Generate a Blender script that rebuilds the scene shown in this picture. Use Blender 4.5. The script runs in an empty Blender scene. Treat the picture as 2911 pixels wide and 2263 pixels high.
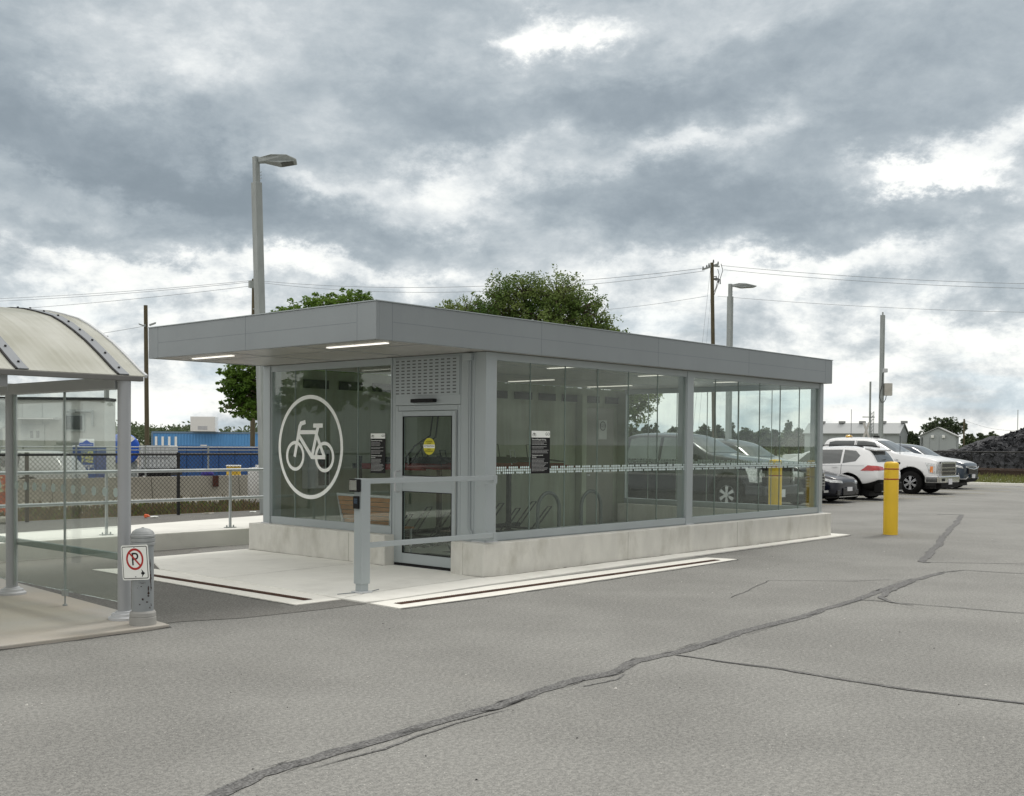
import bpy, bmesh, math, random
from mathutils import Vector, Matrix
from mathutils.bvhtree import BVHTree
rnd = random.Random(7)
PI = math.pi
S = bpy.context.scene
COL = S.collection

# ------------------------------------------------------------------ camera
CAM = Vector((-10.0486, -9.582, 1.7064)); YAW = .7362; PITCH = -.0258; ROLL = .0081
FPX, W0, H0, PPY = 3160.05, 2911.0, 2263.0, 1340.9
FW = Vector((math.cos(YAW)*math.cos(PITCH), math.sin(YAW)*math.cos(PITCH), math.sin(PITCH)))
_r = Vector((math.sin(YAW), -math.cos(YAW), 0)); _u = _r.cross(FW)
RT = _r*math.cos(ROLL) + _u*math.sin(ROLL); UP = -_r*math.sin(ROLL) + _u*math.cos(ROLL)
cd = bpy.data.cameras.new('camera'); cam = bpy.data.objects.new('camera', cd); COL.objects.link(cam)
cd.sensor_width = 36; cd.lens = 36*FPX/W0; cd.shift_y = (PPY-H0/2)/W0
cd.clip_start = .1; cd.clip_end = 4000
cam.matrix_world = Matrix(((RT.x, UP.x, -FW.x, CAM.x), (RT.y, UP.y, -FW.y, CAM.y), (RT.z, UP.z, -FW.z, CAM.z), (0, 0, 0, 1)))
S.camera = cam
def at(px, py, d):
    """world point seen at photo pixel (px, py), d metres in front of the camera"""
    return CAM + (FW + RT*((px-W0/2)/FPX) - UP*((py-PPY)/FPX))*d

# ------------------------------------------------------------------ world, sun, exposure
SUN_EL, SUN_AZ = math.radians(48), YAW - math.radians(38)
w = bpy.data.worlds.new('World'); S.world = w; w.use_nodes = True
def world():
    nt = w.node_tree; nt.nodes.clear(); N = nt.nodes.new; L = nt.links.new
    def M(op, a, b=None, c=None, clamp=False):
        n = N('ShaderNodeMath'); n.operation = op; n.use_clamp = clamp
        for i, v in enumerate((a, b, c)):
            if v is None: continue
            if isinstance(v, (int, float)): n.inputs[i].default_value = v
            else: L(v, n.inputs[i])
        return n.outputs[0]
    def VM(op, a, b=None):
        n = N('ShaderNodeVectorMath'); n.operation = op
        for i, v in enumerate((a, b)):
            if v is None: continue
            if isinstance(v, (tuple, Vector)): n.inputs[i].default_value = v
            else: L(v, n.inputs[i])
        return n
    def noise(vec, scale, detail=6, rough=.55, dist=0):
        n = N('ShaderNodeTexNoise'); L(vec, n.inputs['Vector']); n.inputs['Scale'].default_value = scale
        n.inputs['Detail'].default_value = detail; n.inputs['Roughness'].default_value = rough
        n.inputs['Distortion'].default_value = dist; return n
    def ss(v, a, b, lo=0., hi=1.):
        n = N('ShaderNodeMapRange'); n.interpolation_type = 'SMOOTHSTEP'; L(v, n.inputs[0])
        n.inputs[1].default_value = a; n.inputs[2].default_value = b; n.inputs[3].default_value = lo; n.inputs[4].default_value = hi
        return n.outputs[0]
    tc = N('ShaderNodeTexCoord'); mp = N('ShaderNodeMapping'); L(tc.outputs['Generated'], mp.inputs[0])
    mp.vector_type = 'POINT'; mp.inputs['Rotation'].default_value = (0, 0, -YAW)
    d = mp.outputs[0]                                   # x: towards the north-east, y: left of it, z: up
    sep = N('ShaderNodeSeparateXYZ'); L(d, sep.inputs[0]); X, Y, Z = sep.outputs
    zc = M('MAXIMUM', Z, .0)
    # clouds lie in a layer: foreshortened towards the horizon
    den = M('ADD', zc, .16)
    cp = N('ShaderNodeCombineXYZ'); L(M('DIVIDE', X, den), cp.inputs[0]); L(M('DIVIDE', Y, den), cp.inputs[1]); cp.inputs[2].default_value = 3.1
    n1 = noise(cp.outputs[0], .9, 8, .58, .6); n2 = noise(VM('MULTIPLY', d, (1, 1, 2.0)).outputs[0], 9.5, 10, .60, .25)
    # warped direction for the big cloud masses
    sc = VM('MULTIPLY', d, (1, 1, 1.7)); nw = noise(sc.outputs[0], 5.5, 10, .66)
    wv = VM('MULTIPLY', VM('SUBTRACT', nw.outputs['Color'], (.5, .5, .5)).outputs[0], (0, .30, .16))
    dw = VM('ADD', d, wv.outputs[0]).outputs[0]
    val = ss(Z, .03, .27, .735, .46)
    def blob(px, py, rx, ry, amp, tilt=0):
        nonlocal val
        v = FW + RT*((px/.75026-W0/2)/FPX) - UP*((py/.75026-PPY)/FPX); v.normalize()
        v = Matrix.Rotation(-YAW, 3, 'Z') @ v
        s = VM('SUBTRACT', dw, (v.x, v.y, v.z)).outputs[0]
        if tilt:
            r = N('ShaderNodeVectorRotate'); r.rotation_type = 'X_AXIS'; L(s, r.inputs['Vector']); r.inputs['Angle'].default_value = math.radians(tilt); s = r.outputs[0]
        l = VM('LENGTH', VM('MULTIPLY', s, (.5*2371/rx, 2371./rx, 2371./ry)).outputs[0]).outputs['Value']
        val = M('ADD', val, ss(l, .15, 1.25, amp, 0))
    for b in BLOBS: blob(*b)
    front = ss(X, .1, .5)
    val = M('ADD', M('MULTIPLY', val, front), M('MULTIPLY', M('SUBTRACT', 1, front), M('MULTIPLY_ADD', Y, .22, .56)))
    val = M('ADD', val, M('MULTIPLY', M('SUBTRACT', n1.outputs[0], .5), .34))
    val = M('ADD', val, M('MULTIPLY', M('SUBTRACT', n2.outputs[0], .5), M('ADD', .62, M('MULTIPLY', ss(Z, .06, .24, 1, 0), .85))))
    # fine crisp edges
    n3 = noise(sc.outputs[0], 27, 8, .66, .2)
    val = M('ADD', val, M('MULTIPLY', M('SUBTRACT', n3.outputs[0], .5), M('ADD', .27, M('MULTIPLY', ss(Z, .06, .22, 1, 0), .40))))
    cr = N('ShaderNodeValToRGB'); L(val, cr.inputs[0]); e = cr.color_ramp.elements
    cr.color_ramp.interpolation = 'B_SPLINE'
    pts = [(0, (.225, .27, .305)), (.22, (.285, .335, .375)), (.42, (.40, .455, .49)), (.58, (.55, .595, .62)), (.70, (.77, .80, .805)), (.80, (.95, .96, .93)), (1, (1.02, 1.02, .97))]
    e[0].position = pts[0][0]; e[0].color = (*pts[0][1], 1); e[1].position = 1; e[1].color = (*pts[-1][1], 1)
    for p, c in pts[1:-1]:
        q = e.new(p); q.color = (*c, 1)
    # thin places let the blue through low in the sky
    blue = M('MULTIPLY', ss(noise(cp.outputs[0], 1.5, 4).outputs[0], .52, .66), ss(Z, .03, .16, .30, 0))
    mxb = N('ShaderNodeMix'); mxb.data_type = 'RGBA'; L(blue, mxb.inputs[0]); L(cr.outputs[0], mxb.inputs[6]); mxb.inputs[7].default_value = (.60, .77, .88, 1)
    # overcast: the cloud cover is brighter towards the zenith
    zb = M('ADD', 1, M('MULTIPLY', ss(Z, .40, .85), 1.25))
    mxn = N('ShaderNodeMix'); mxn.data_type = 'RGBA'; L(M('MAXIMUM', M('SUBTRACT', 1, front), ss(Z, .36, .6)), mxn.inputs[0])
    lum = N('ShaderNodeRGBToBW'); L(mxb.outputs[2], lum.inputs[0]); wt = VM('SCALE', (1.02, 1.0, .955)); L(lum.outputs[0], wt.inputs['Scale']); L(mxb.outputs[2], mxn.inputs[6]); L(wt.outputs[0], mxn.inputs[7])
    cl = VM('SCALE', mxn.outputs[2]); L(M('MULTIPLY', zb, 10.), cl.inputs['Scale'])
    sky = N('ShaderNodeTexSky'); sky.sky_type = 'NISHITA'; sky.sun_disc = False; sky.sun_elevation = SUN_EL; sky.sun_rotation = PI/2 - SUN_AZ
    mx = N('ShaderNodeMix'); mx.data_type = 'RGBA'; mx.inputs[0].default_value = .96; L(sky.outputs[0], mx.inputs[6]); L(cl.outputs[0], mx.inputs[7])
    bg = N('ShaderNodeBackground'); L(mx.outputs[2], bg.inputs[0]); bg.inputs[1].default_value = .1
    o = N('ShaderNodeOutputWorld'); L(bg.outputs[0], o.inputs[0])
# (x, y, half width, half height, brightness, tilt) of the larger masses, as seen to the north-east
BLOBS = [(200, 320, 420, 120, -.30, -8), (560, 455, 330, 90, -.34, -8), (90, 490, 260, 50, -.16, 0), (430, 520, 280, 50, -.14, 0),
         (60, 120, 180, 160, -.10, 0), (300, 130, 240, 90, .14, 0), (700, 190, 150, 110, .10, 0), (860, 215, 250, 120, -.22, 0),
         (1320, 250, 360, 75, -.24, 6), (1700, 130, 300, 90, -.14, 12), (1160, 62, 120, 62, .34, 0), (1175, 66, 55, 34, .22, 0), (1330, 410, 260, 70, -.22, 0), (1560, 470, 330, 70, -.24, 0),
         (1900, 300, 240, 90, -.12, 10), (1500, 335, 280, 36, .16, 8), (1945, 405, 150, 50, .32, -5), (1935, 402, 80, 28, .14, 0), (2110, 330, 170, 70, .34, 20), (2060, 420, 160, 40, .2, 0),
         (1080, 375, 240, 50, .16, 0), (750, 390, 90, 55, .12, 0), (900, 430, 260, 60, .12, 0), (1000, 520, 200, 50, -.12, 0), (270, 420, 300, 30, .10, -8),
         (2000, 500, 260, 50, -.12, 0), (700, 590, 330, 36, .20, 0), (1700, 560, 420, 40, .22, 0), (250, 590, 260, 40, .18, 0), (1900, 730, 320, 90, .12, 0), (2090, 640, 160, 40, -.14, 0), (1480, 20, 420, 60, .10, 0), (480, 30, 300, 60, .04, 0)]
world()
sl = bpy.data.lights.new('sun', 'SUN'); sun = bpy.data.objects.new('sun', sl); COL.objects.link(sun)
sl.energy = 1.3; sl.angle = math.radians(14); sl.color = (1, .96, .9)
sdir = Vector((math.cos(SUN_EL)*math.cos(SUN_AZ), math.cos(SUN_EL)*math.sin(SUN_AZ), math.sin(SUN_EL)))
sun.rotation_euler = sdir.to_track_quat('Z', 'Y').to_euler()
S.view_settings.view_transform = 'Standard'; S.view_settings.look = 'None'; S.view_settings.exposure = .12; S.view_settings.gamma = 1
S.cycles.transparent_max_bounces = 24; S.cycles.max_bounces = 8
S.cycles.use_denoising = True

# ------------------------------------------------------------------ materials
MATS = {}
def nodes(name):
    m = bpy.data.materials.new(name); m.use_nodes = True; nt = m.node_tree
    return m, nt, nt.nodes['Principled BSDF'], nt.nodes['Material Output']
def mat(name, col, rough=.6, metal=0, var=.12, vs=3., bump=0., bs=30., spec=.5, fine=0., fs=60., stain=None, emit=None, coat=0, stretch=None):
    if name in MATS: return MATS[name]
    m, nt, b, out = nodes(name); N = nt.nodes.new; L = nt.links.new
    tc = N('ShaderNodeTexCoord'); vec = tc.outputs['Object']
    if stretch:
        mp = N('ShaderNodeMapping'); L(vec, mp.inputs[0]); mp.inputs['Scale'].default_value = stretch; vec = mp.outputs[0]
    b.inputs['Roughness'].default_value = rough; b.inputs['Metallic'].default_value = metal
    b.inputs['Specular IOR Level'].default_value = spec
    if coat: b.inputs['Coat Weight'].default_value = coat; b.inputs['Coat Roughness'].default_value = .04
    def tex(scale, detail=6, rough_=.6):
        n = N('ShaderNodeTexNoise'); L(vec, n.inputs['Vector']); n.inputs['Scale'].default_value = scale; n.inputs['Detail'].default_value = detail; n.inputs['Roughness'].default_value = rough_
        return n.outputs[0]
    def mixc(f, a, c):
        x = N('ShaderNodeMix'); x.data_type = 'RGBA'
        for i, v in ((0, f), (6, a), (7, c)):
            if isinstance(v, (int, float)): x.inputs[i].default_value = v
            elif isinstance(v, tuple): x.inputs[i].default_value = (*v, 1)
            else: L(v, x.inputs[i])
        return x.outputs[2]
    def mr(v, a, c, lo=0, hi=1):
        r = N('ShaderNodeMapRange'); L(v, r.inputs[0]); r.inputs[1].default_value = a; r.inputs[2].default_value = c; r.inputs[3].default_value = lo; r.inputs[4].default_value = hi; return r.outputs[0]
    c = mixc(mr(tex(vs), .3, .7), tuple(v*(1-var) for v in col), tuple(min(1, v*(1+var)) for v in col))
    if stain:
        sc, amt, lo, hi, ss_ = stain
        c = mixc(mr(tex(ss_, 8, .65), lo, hi, 0, amt), c, sc)
    if fine:
        f = tex(fs, 4, .7); c = mixc(mr(f, .35, .65), mixc(fine, c, (0, 0, 0)), mixc(fine*.7, c, (1, 1, 1)))
    L(c, b.inputs['Base Color'])
    if bump:
        bp = N('ShaderNodeBump'); bp.inputs['Strength'].default_value = bump; bp.inputs['Distance'].default_value = .01; L(tex(bs, 5), bp.inputs['Height']); L(bp.outputs[0], b.inputs['Normal'])
    if emit:
        b.inputs['Emission Color'].default_value = (*emit[:3], 1); b.inputs['Emission Strength'].default_value = emit[3]
    MATS[name] = m; return m
def glass(name, tint, refl=1., rough=0.0, spots=0):
    if name in MATS: return MATS[name]
    m, nt, b, out = nodes(name); N = nt.nodes.new; L = nt.links.new; nt.nodes.remove(b)
    lw = N('ShaderNodeLayerWeight'); lw.inputs['Blend'].default_value = .5
    p = N('ShaderNodeMath'); p.operation = 'POWER'; L(lw.outputs['Facing'], p.inputs[0]); p.inputs[1].default_value = 5
    q = N('ShaderNodeMath'); q.operation = 'MULTIPLY_ADD'; L(p.outputs[0], q.inputs[0]); q.inputs[1].default_value = .95*refl; q.inputs[2].default_value = .042*refl
    t = N('ShaderNodeBsdfTransparent'); t.inputs[0].default_value = (*tint, 1)
    g = N('ShaderNodeBsdfGlossy'); g.inputs['Roughness'].default_value = rough; g.inputs[0].default_value = (.95, 1, .97, 1)
    x = N('ShaderNodeMixShader'); L(q.outputs[0], x.inputs[0]); L(t.outputs[0], x.inputs[1]); L(g.outputs[0], x.inputs[2])
    res = x.outputs[0]
    if spots:                                             # rain spots and streaks; their diffuse tint also paints haze onto the glass
        tc = N('ShaderNodeTexCoord')
        v = N('ShaderNodeTexVoronoi'); L(tc.outputs['Object'], v.inputs['Vector']); v.inputs['Scale'].default_value = 9; v.feature = 'F1'
        lt = N('ShaderNodeMath'); lt.operation = 'LESS_THAN'; L(v.outputs['Distance'], lt.inputs[0]); lt.inputs[1].default_value = .075
        n = N('ShaderNodeTexNoise'); mp = N('ShaderNodeMapping'); mp.inputs['Scale'].default_value = (14, 14, .5); L(tc.outputs['Object'], mp.inputs[0]); L(mp.outputs[0], n.inputs['Vector']); n.inputs['Scale'].default_value = 1.5; n.inputs['Detail'].default_value = 4
        r = N('ShaderNodeMapRange'); L(n.outputs[0], r.inputs[0]); r.inputs[1].default_value = .42; r.inputs[2].default_value = .75; r.inputs[3].default_value = 0; r.inputs[4].default_value = .055*spots
        ad = N('ShaderNodeMath'); ad.operation = 'MULTIPLY_ADD'; L(lt.outputs[0], ad.inputs[0]); ad.inputs[1].default_value = .16*spots; L(r.outputs[0], ad.inputs[2])
        df = N('ShaderNodeBsdfDiffuse'); df.inputs[0].default_value = (.46, .58, .54, 1)
        y = N('ShaderNodeMixShader'); L(ad.outputs[0], y.inputs[0]); L(res, y.inputs[1]); L(df.outputs[0], y.inputs[2]); res = y.outputs[0]
    L(res, out.inputs[0]); MATS[name] = m; return m
def leafmat(name, c1, c2, vs=.9):
    if name in MATS: return MATS[name]
    m, nt, b, out = nodes(name); N = nt.nodes.new; L = nt.links.new
    tc = N('ShaderNodeTexCoord'); n = N('ShaderNodeTexNoise'); L(tc.outputs['Object'], n.inputs['Vector']); n.inputs['Scale'].default_value = vs; n.inputs['Detail'].default_value = 4
    r = N('ShaderNodeMapRange'); L(n.outputs[0], r.inputs[0]); r.inputs[1].default_value = .38; r.inputs[2].default_value = .62
    x = N('ShaderNodeMix'); x.data_type = 'RGBA'; L(r.outputs[0], x.inputs[0]); x.inputs[6].default_value = (*c1, 1); x.inputs[7].default_value = (*c2, 1)
    L(x.outputs[2], b.inputs['Base Color']); b.inputs['Roughness'].default_value = .55; b.inputs['Specular IOR Level'].default_value = .25
    tr = N('ShaderNodeBsdfTranslucent'); g = N('ShaderNodeGamma'); L(x.outputs[2], g.inputs[0]); g.inputs[1].default_value = .85; L(g.outputs[0], tr.inputs[0])
    s = N('ShaderNodeMixShader'); s.inputs[0].default_value = .32; L(b.outputs[0], s.inputs[1]); L(tr.outputs[0], s.inputs[2]); L(s.outputs[0], out.inputs[0])
    MATS[name] = m; return m

def asphalt_mat():
    m, nt, b, out = nodes('asphalt'); N = nt.nodes.new; L = nt.links.new; tc = N('ShaderNodeTexCoord')
    def tex(scale, detail=5, rough=.6, sc=None):
        n = N('ShaderNodeTexNoise'); n.inputs['Scale'].default_value = scale; n.inputs['Detail'].default_value = detail; n.inputs['Roughness'].default_value = rough
        if sc:
            mp = N('ShaderNodeMapping'); mp.inputs['Scale'].default_value = sc; mp.inputs['Rotation'].default_value = (0, 0, .5); L(tc.outputs['Object'], mp.inputs[0]); L(mp.outputs[0], n.inputs[0])
        else: L(tc.outputs['Object'], n.inputs[0])
        return n.outputs[0]
    def mr(v, a, c, lo, hi):
        r = N('ShaderNodeMapRange'); r.interpolation_type = 'SMOOTHSTEP'; L(v, r.inputs[0])
        for k, x in enumerate((a, c, lo, hi)): r.inputs[k+1].default_value = x
        return r.outputs[0]
    def mix(f, a, c, mode='MIX'):
        x = N('ShaderNodeMix'); x.data_type = 'RGBA'; x.blend_type = mode
        for i, v in ((0, f), (6, a), (7, c)):
            if isinstance(v, (int, float)): x.inputs[i].default_value = v
            elif isinstance(v, tuple): x.inputs[i].default_value = (*v, 1)
            else: L(v, x.inputs[i])
        return x.outputs[2]
    c = mix(mr(tex(.45, 6, .6), .36, .64, 0, 1), (.150, .153, .149), (.248, .251, .242))
    c = mix(mr(tex(2.4, 6, .7), .56, .76, 0, .6), c, (.112, .112, .106))                     # worn darker scabs
    c = mix(mr(tex(.8, 7, .7, (1, .25, 1)), .55, .8, 0, .55), c, (.33, .325, .30))             # pale dusty drifts
    c = mix(mr(tex(9, 5, .7), .58, .74, 0, .5), c, (.115, .115, .110))
    c = mix(mr(tex(34, 4, .75), .40, .62, 0, .62), mix(.5, c, (.06, .06, .057)), mix(.40, c, (.44, .435, .40)))
    c = mix(mr(tex(110, 3, .8), .42, .60, 0, .6), c, mix(.5, c, (.55, .54, .50)))
    v = N('ShaderNodeTexVoronoi'); v.inputs['Scale'].default_value = 26; L(tc.outputs['Object'], v.inputs[0])
    lt = N('ShaderNodeMath'); lt.operation = 'LESS_THAN'; lt.inputs[1].default_value = .085; L(v.outputs['Distance'], lt.inputs[0])
    sel = N('ShaderNodeSeparateColor'); L(v.outputs['Color'], sel.inputs[0]); l2 = N('ShaderNodeMath'); l2.operation = 'GREATER_THAN'; l2.inputs[1].default_value = .72; L(sel.outputs[0], l2.inputs[0])
    mu = N('ShaderNodeMath'); mu.operation = 'MULTIPLY'; L(lt.outputs[0], mu.inputs[0]); L(l2.outputs[0], mu.inputs[1]); c = mix(mu.outputs[0], c, (.68, .67, .62))
    l3 = N('ShaderNodeMath'); l3.operation = 'LESS_THAN'; l3.inputs[1].default_value = .16; L(sel.outputs[1], l3.inputs[0]); m3 = N('ShaderNodeMath'); m3.operation = 'MULTIPLY'; L(lt.outputs[0], m3.inputs[0]); L(l3.outputs[0], m3.inputs[1]); c = mix(m3.outputs[0], c, (.03, .03, .03))
    L(c, b.inputs['Base Color']); b.inputs['Roughness'].default_value = .9; b.inputs['Specular IOR Level'].default_value = .3
    bp = N('ShaderNodeBump'); bp.inputs['Strength'].default_value = .25; bp.inputs['Distance'].default_value = .006; L(tex(90, 4), bp.inputs['Height']); L(bp.outputs[0], b.inputs['Normal'])
    MATS['asphalt'] = m; return m
asphalt = asphalt_mat()
asphalt_old = mat('asphalt_old', (.105, .102, .088), .9, var=.12, vs=1.2, fine=.2, fs=60, bump=.4, bs=90)
tar = mat('tar', (.060, .060, .058), .8, var=.4, vs=5, fine=.25, fs=60, bump=.3, bs=40, spec=.25, stain=((.105, .104, .098), .6, .5, .7, 3))
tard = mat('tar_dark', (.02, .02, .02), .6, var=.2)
slabm = mat('slab_concrete', (.78, .775, .725), .85, var=.06, vs=1.3, fine=.05, fs=120, bump=.15, bs=80, stain=((.50, .49, .44), .5, .50, .8, 1.6))
basem = mat('wall_concrete', (.66, .655, .61), .85, var=.09, vs=2.2, fine=.06, fs=80, bump=.2, bs=50, stain=((.43, .42, .365), .8, .50, .76, 1.6), stretch=(1.8, 1.8, .9))
whitec = mat('new_concrete', (.84, .83, .77), .8, var=.05, vs=2, fine=.03, fs=90, stain=((.5, .46, .38), .5, .56, .8, 3))
tanc = mat('sandy_concrete', (.44, .405, .345), .85, var=.08, vs=.7, fine=.06, fs=90, bump=.12, bs=70, stain=((.42, .41, .385), .9, .42, .62, .55))
barrierm = mat('barrier_concrete', (.36, .345, .29), .85, var=.12, vs=1.5, fine=.05, fs=40, stain=((.2, .19, .15), .5, .5, .8, 1))
fasciam = mat('fascia_panel', (.270, .298, .312), .36, .3, var=.05, vs=.8, bump=.35, bs=.9, stain=((.20, .225, .25), .35, .55, .8, 1.5), stretch=(1, 1, .5))
alum = mat('grey_aluminium', (.39, .435, .45), .42, .15, var=.03, vs=1.2)
alumd = mat('seam_grey', (.19, .215, .235), .6, var=0)  # darker grey for panel joints, sill lines and the thin wire
soffitm = mat('soffit_panel', (.50, .48, .44), .26, .2, var=.03, vs=.7)
galv = mat('galvanised_steel', (.42, .45, .46), .5, .4, var=.12, vs=9, bump=.05)
shelterm = mat('shelter_steel', (.40, .42, .44), .38, .2, var=.04, vs=2)
flangem = mat('cast_flange', (.56, .58, .60), .5, .1, var=.05, vs=5)
blackm = mat('black_plastic', (.008, .008, .009), .55, var=.1, spec=.25)
blackr = mat('black_gloss', (.015, .015, .018), .18, var=.05)
rubber = mat('tyre_rubber', (.009, .009, .009), .9, var=.2, vs=10, spec=.15)
whitep = mat('white_paint', (.80, .81, .80), .4, var=.02)
vinyl = mat('white_vinyl', (.92, .95, .92), .6, var=.01)
rust = mat('rusty_iron', (.085, .042, .026), .85, var=.5, vs=14, bump=.3)
yellow = mat('yellow_sleeve', (.84, .55, .03), .42, var=.05, vs=2)
redt = mat('red_tape', (.34, .02, .02), .4, var=.05)
galvd = mat('weathered_pole', (.33, .36, .355), .55, .2, var=.16, vs=5, stretch=(1, 1, .3))
wood = mat('bench_wood', (.36, .17, .06), .5, var=.2, vs=6, stretch=(6, 1, 6))
polewood = mat('pole_wood', (.10, .085, .05), .9, var=.3, vs=3, bump=.4, bs=20, stretch=(8, 8, .6))
bluep = mat('blue_container', (.11, .33, .66), .55, var=.08, vs=.5)
blued = mat('blue_bin', (.025, .10, .30), .5, var=.12, vs=1)
bluec = mat('blue_tank', (.012, .10, .55), .4, var=.05)
shedm = mat('shed_siding', (.36, .39, .40), .6, var=.04, vs=.4)
shedr = mat('shed_roof', (.36, .38, .385), .5, .1, var=.04, vs=.3)
lampg = mat('lamp_tube', (.9, .9, .85), .4, var=0, emit=(1, .96, .88, 1.05))
lampd = mat('lamp_tube_dim', (.9, .9, .85), .4, var=0, emit=(1, .95, .84, .62))
chrome = mat('chrome', (.62, .63, .64), .12, 1, var=.02)
rimm = mat('alloy', (.52, .53, .55), .25, .8, var=.03)
glassf = glass('tinted_glass', (.945, .972, .958), 1.25, spots=.38)
glasse = glass('end_glass', (.94, .97, .955), .75, spots=.06)
glassd = glass('door_glass', (.88, .92, .89), 1.5)
glasss = glass('shelter_glass', (.945, .972, .955), 1.2, spots=.2)
filmm = mat('frosted_dots', (.66, .78, .78), .6, var=.02)
carglass = mat('car_glass', (.035, .045, .047), .04, var=.2, vs=2, spec=.8, coat=.6)
plate_w = mat('number_plate', (.75, .76, .8), .4, var=.05)
grass = mat('rough_grass', (.10, .115, .045), .95, var=.3, vs=.5, fine=.2, fs=8)
dirt = mat('dirt', (.155, .125, .085), .95, var=.3, vs=1.3, fine=.2, fs=25, bump=.6, bs=20)

# ------------------------------------------------------------------ mesh helpers
class MB:
    def __init__(s): s.v = []; s.f = []; s.sm = []
    def add(s, vs, fs, smooth=False):
        o = len(s.v); s.v += [tuple(v) for v in vs]; s.f += [tuple(i+o for i in f) for f in fs]; s.sm += [smooth]*len(fs)
        return s
    def box(s, x0, x1, y0, y1, z0, z1, m=None):
        x0, x1 = sorted((x0, x1)); y0, y1 = sorted((y0, y1)); z0, z1 = sorted((z0, z1))
        vs = [Vector(p) for p in ((x0,y0,z0),(x1,y0,z0),(x1,y1,z0),(x0,y1,z0),(x0,y0,z1),(x1,y0,z1),(x1,y1,z1),(x0,y1,z1))]
        if m: vs = [m @ v for v in vs]
        return s.add(vs, [(0,3,2,1),(4,5,6,7),(0,1,5,4),(1,2,6,5),(2,3,7,6),(3,0,4,7)])
    def tube(s, pts, r, n=8, closed=False, caps=True):
        pts = [Vector(p) for p in pts]; rings = []; N = len(pts)
        rr = r if isinstance(r, (list, tuple)) else [r]*N
        prev = None
        for i, p in enumerate(pts):
            if closed: t = (pts[(i+1) % N]-pts[i-1]).normalized()
            else: t = (pts[min(i+1, N-1)]-pts[max(i-1, 0)]).normalized()
            if prev is None:
                a = Vector((0, 0, 1)) if abs(t.z) < .9 else Vector((1, 0, 0))
                u = t.cross(a).normalized()
            else:
                u = (prev - t*prev.dot(t)).normalized()
            prev = u; v = t.cross(u)
            rings.append([p + (u*math.cos(2*PI*k/n)+v*math.sin(2*PI*k/n))*rr[i] for k in range(n)])
        vs = [q for ring in rings for q in ring]; fs = []
        for i in range(N if closed else N-1):
            j = (i+1) % N
            for k in range(n):
                k2 = (k+1) % n; fs.append((i*n+k, i*n+k2, j*n+k2, j*n+k))
        s.add(vs, fs, n > 5)
        if caps and not closed:
            s.add(rings[0], [tuple(range(n-1, -1, -1))]); s.add(rings[-1], [tuple(range(n))])
        return s
    def lathe(s, prof, c=(0, 0, 0), n=24, axis='z', smooth=True, caps=True):
        vs = []; c = Vector(c)
        for r, h in prof:
            for k in range(n):
                a = 2*PI*k/n; x, y = r*math.cos(a), r*math.sin(a)
                vs.append(c + (Vector((x, y, h)) if axis == 'z' else Vector((h, x, y)) if axis == 'x' else Vector((y, h, x))))
        fs = []
        for i in range(len(prof)-1):
            for k in range(n):
                k2 = (k+1) % n; fs.append((i*n+k, i*n+k2, (i+1)*n+k2, (i+1)*n+k))
        s.add(vs, fs, smooth)
        if caps and prof[0][0] > 1e-6: s.add(vs[:n], [tuple(range(n-1, -1, -1))])
        if caps and prof[-1][0] > 1e-6: s.add(vs[-n:], [tuple(range(n))])
        return s
    def prism(s, poly, fn, d0, d1):
        """extrude 2-D polygon; fn(u, v, d) -> point"""
        n = len(poly); vs = [fn(u, v, d0) for u, v in poly]+[fn(u, v, d1) for u, v in poly]
        return s.add(vs, [tuple(range(n-1, -1, -1)), tuple(range(n, 2*n))]+[(i, (i+1) % n, n+(i+1) % n, n+i) for i in range(n)])
    def build(s, name, m, parent=None, bevel=0, seg=2, loc=None, rotz=0):
        me = bpy.data.meshes.new(name); me.from_pydata(s.v, [], s.f); me.update()
        bm = bmesh.new(); bm.from_mesh(me); bmesh.ops.recalc_face_normals(bm, faces=bm.faces)
        if bevel: 
            bmesh.ops.bevel(bm, geom=[e for e in bm.edges if len(e.link_faces) == 2 and e.calc_face_angle(0) > .6], offset=bevel, segments=seg, profile=.6, affect='EDGES')
        bm.to_mesh(me); bm.free()
        if not bevel: me.polygons.foreach_set('use_smooth', s.sm)
        for mm in (m if isinstance(m, (list, tuple)) else [m]): me.materials.append(mm)
        o = bpy.data.objects.new(name, me); COL.objects.link(o)
        if parent: o.parent = parent
        if loc: o.location = loc
        if rotz: o.rotation_euler.z = rotz
        return o
def tag(o, label=None, cat=None, group=None, kind=None):
    for k, v in (('label', label), ('category', cat), ('group', group), ('kind', kind)):
        if v: o[k] = v
    return o
def thing(name, label, cat, loc=(0, 0, 0), rotz=0, group=None):
    o = bpy.data.objects.new(name, None); COL.objects.link(o); o.location = loc; o.rotation_euler.z = rotz; o.empty_display_size = .2
    return tag(o, label, cat, group)
def struct(name, mb, m, **k): return tag(mb.build(name, m, **k), kind='structure')
def copy_tree(o, parent=None):
    c = o.copy(); COL.objects.link(c); c.parent = parent
    for ch in [x for x in o.children]: copy_tree(ch, c)
    return c
def text(body, size, frame, m, parent, name='lettering', depth=.001, align='CENTER', sx=1.):
    """frame: matrix whose x is the reading direction, y up, z towards the reader"""
    cu = bpy.data.curves.new('t', 'FONT'); cu.body = body; cu.size = size; cu.extrude = depth; cu.align_x = align; cu.align_y = 'CENTER'; cu.resolution_u = 3
    to = bpy.data.objects.new('t', cu); COL.objects.link(to)
    me = bpy.data.meshes.new_from_object(to.evaluated_get(bpy.context.evaluated_depsgraph_get()))
    bpy.data.objects.remove(to); bpy.data.curves.remove(cu)
    me.transform(frame @ Matrix.Diagonal((sx, 1, 1, 1))); me.materials.clear(); me.materials.append(m); me.name = name
    o = bpy.data.objects.new(name, me); COL.objects.link(o); o.parent = parent; return o
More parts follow.
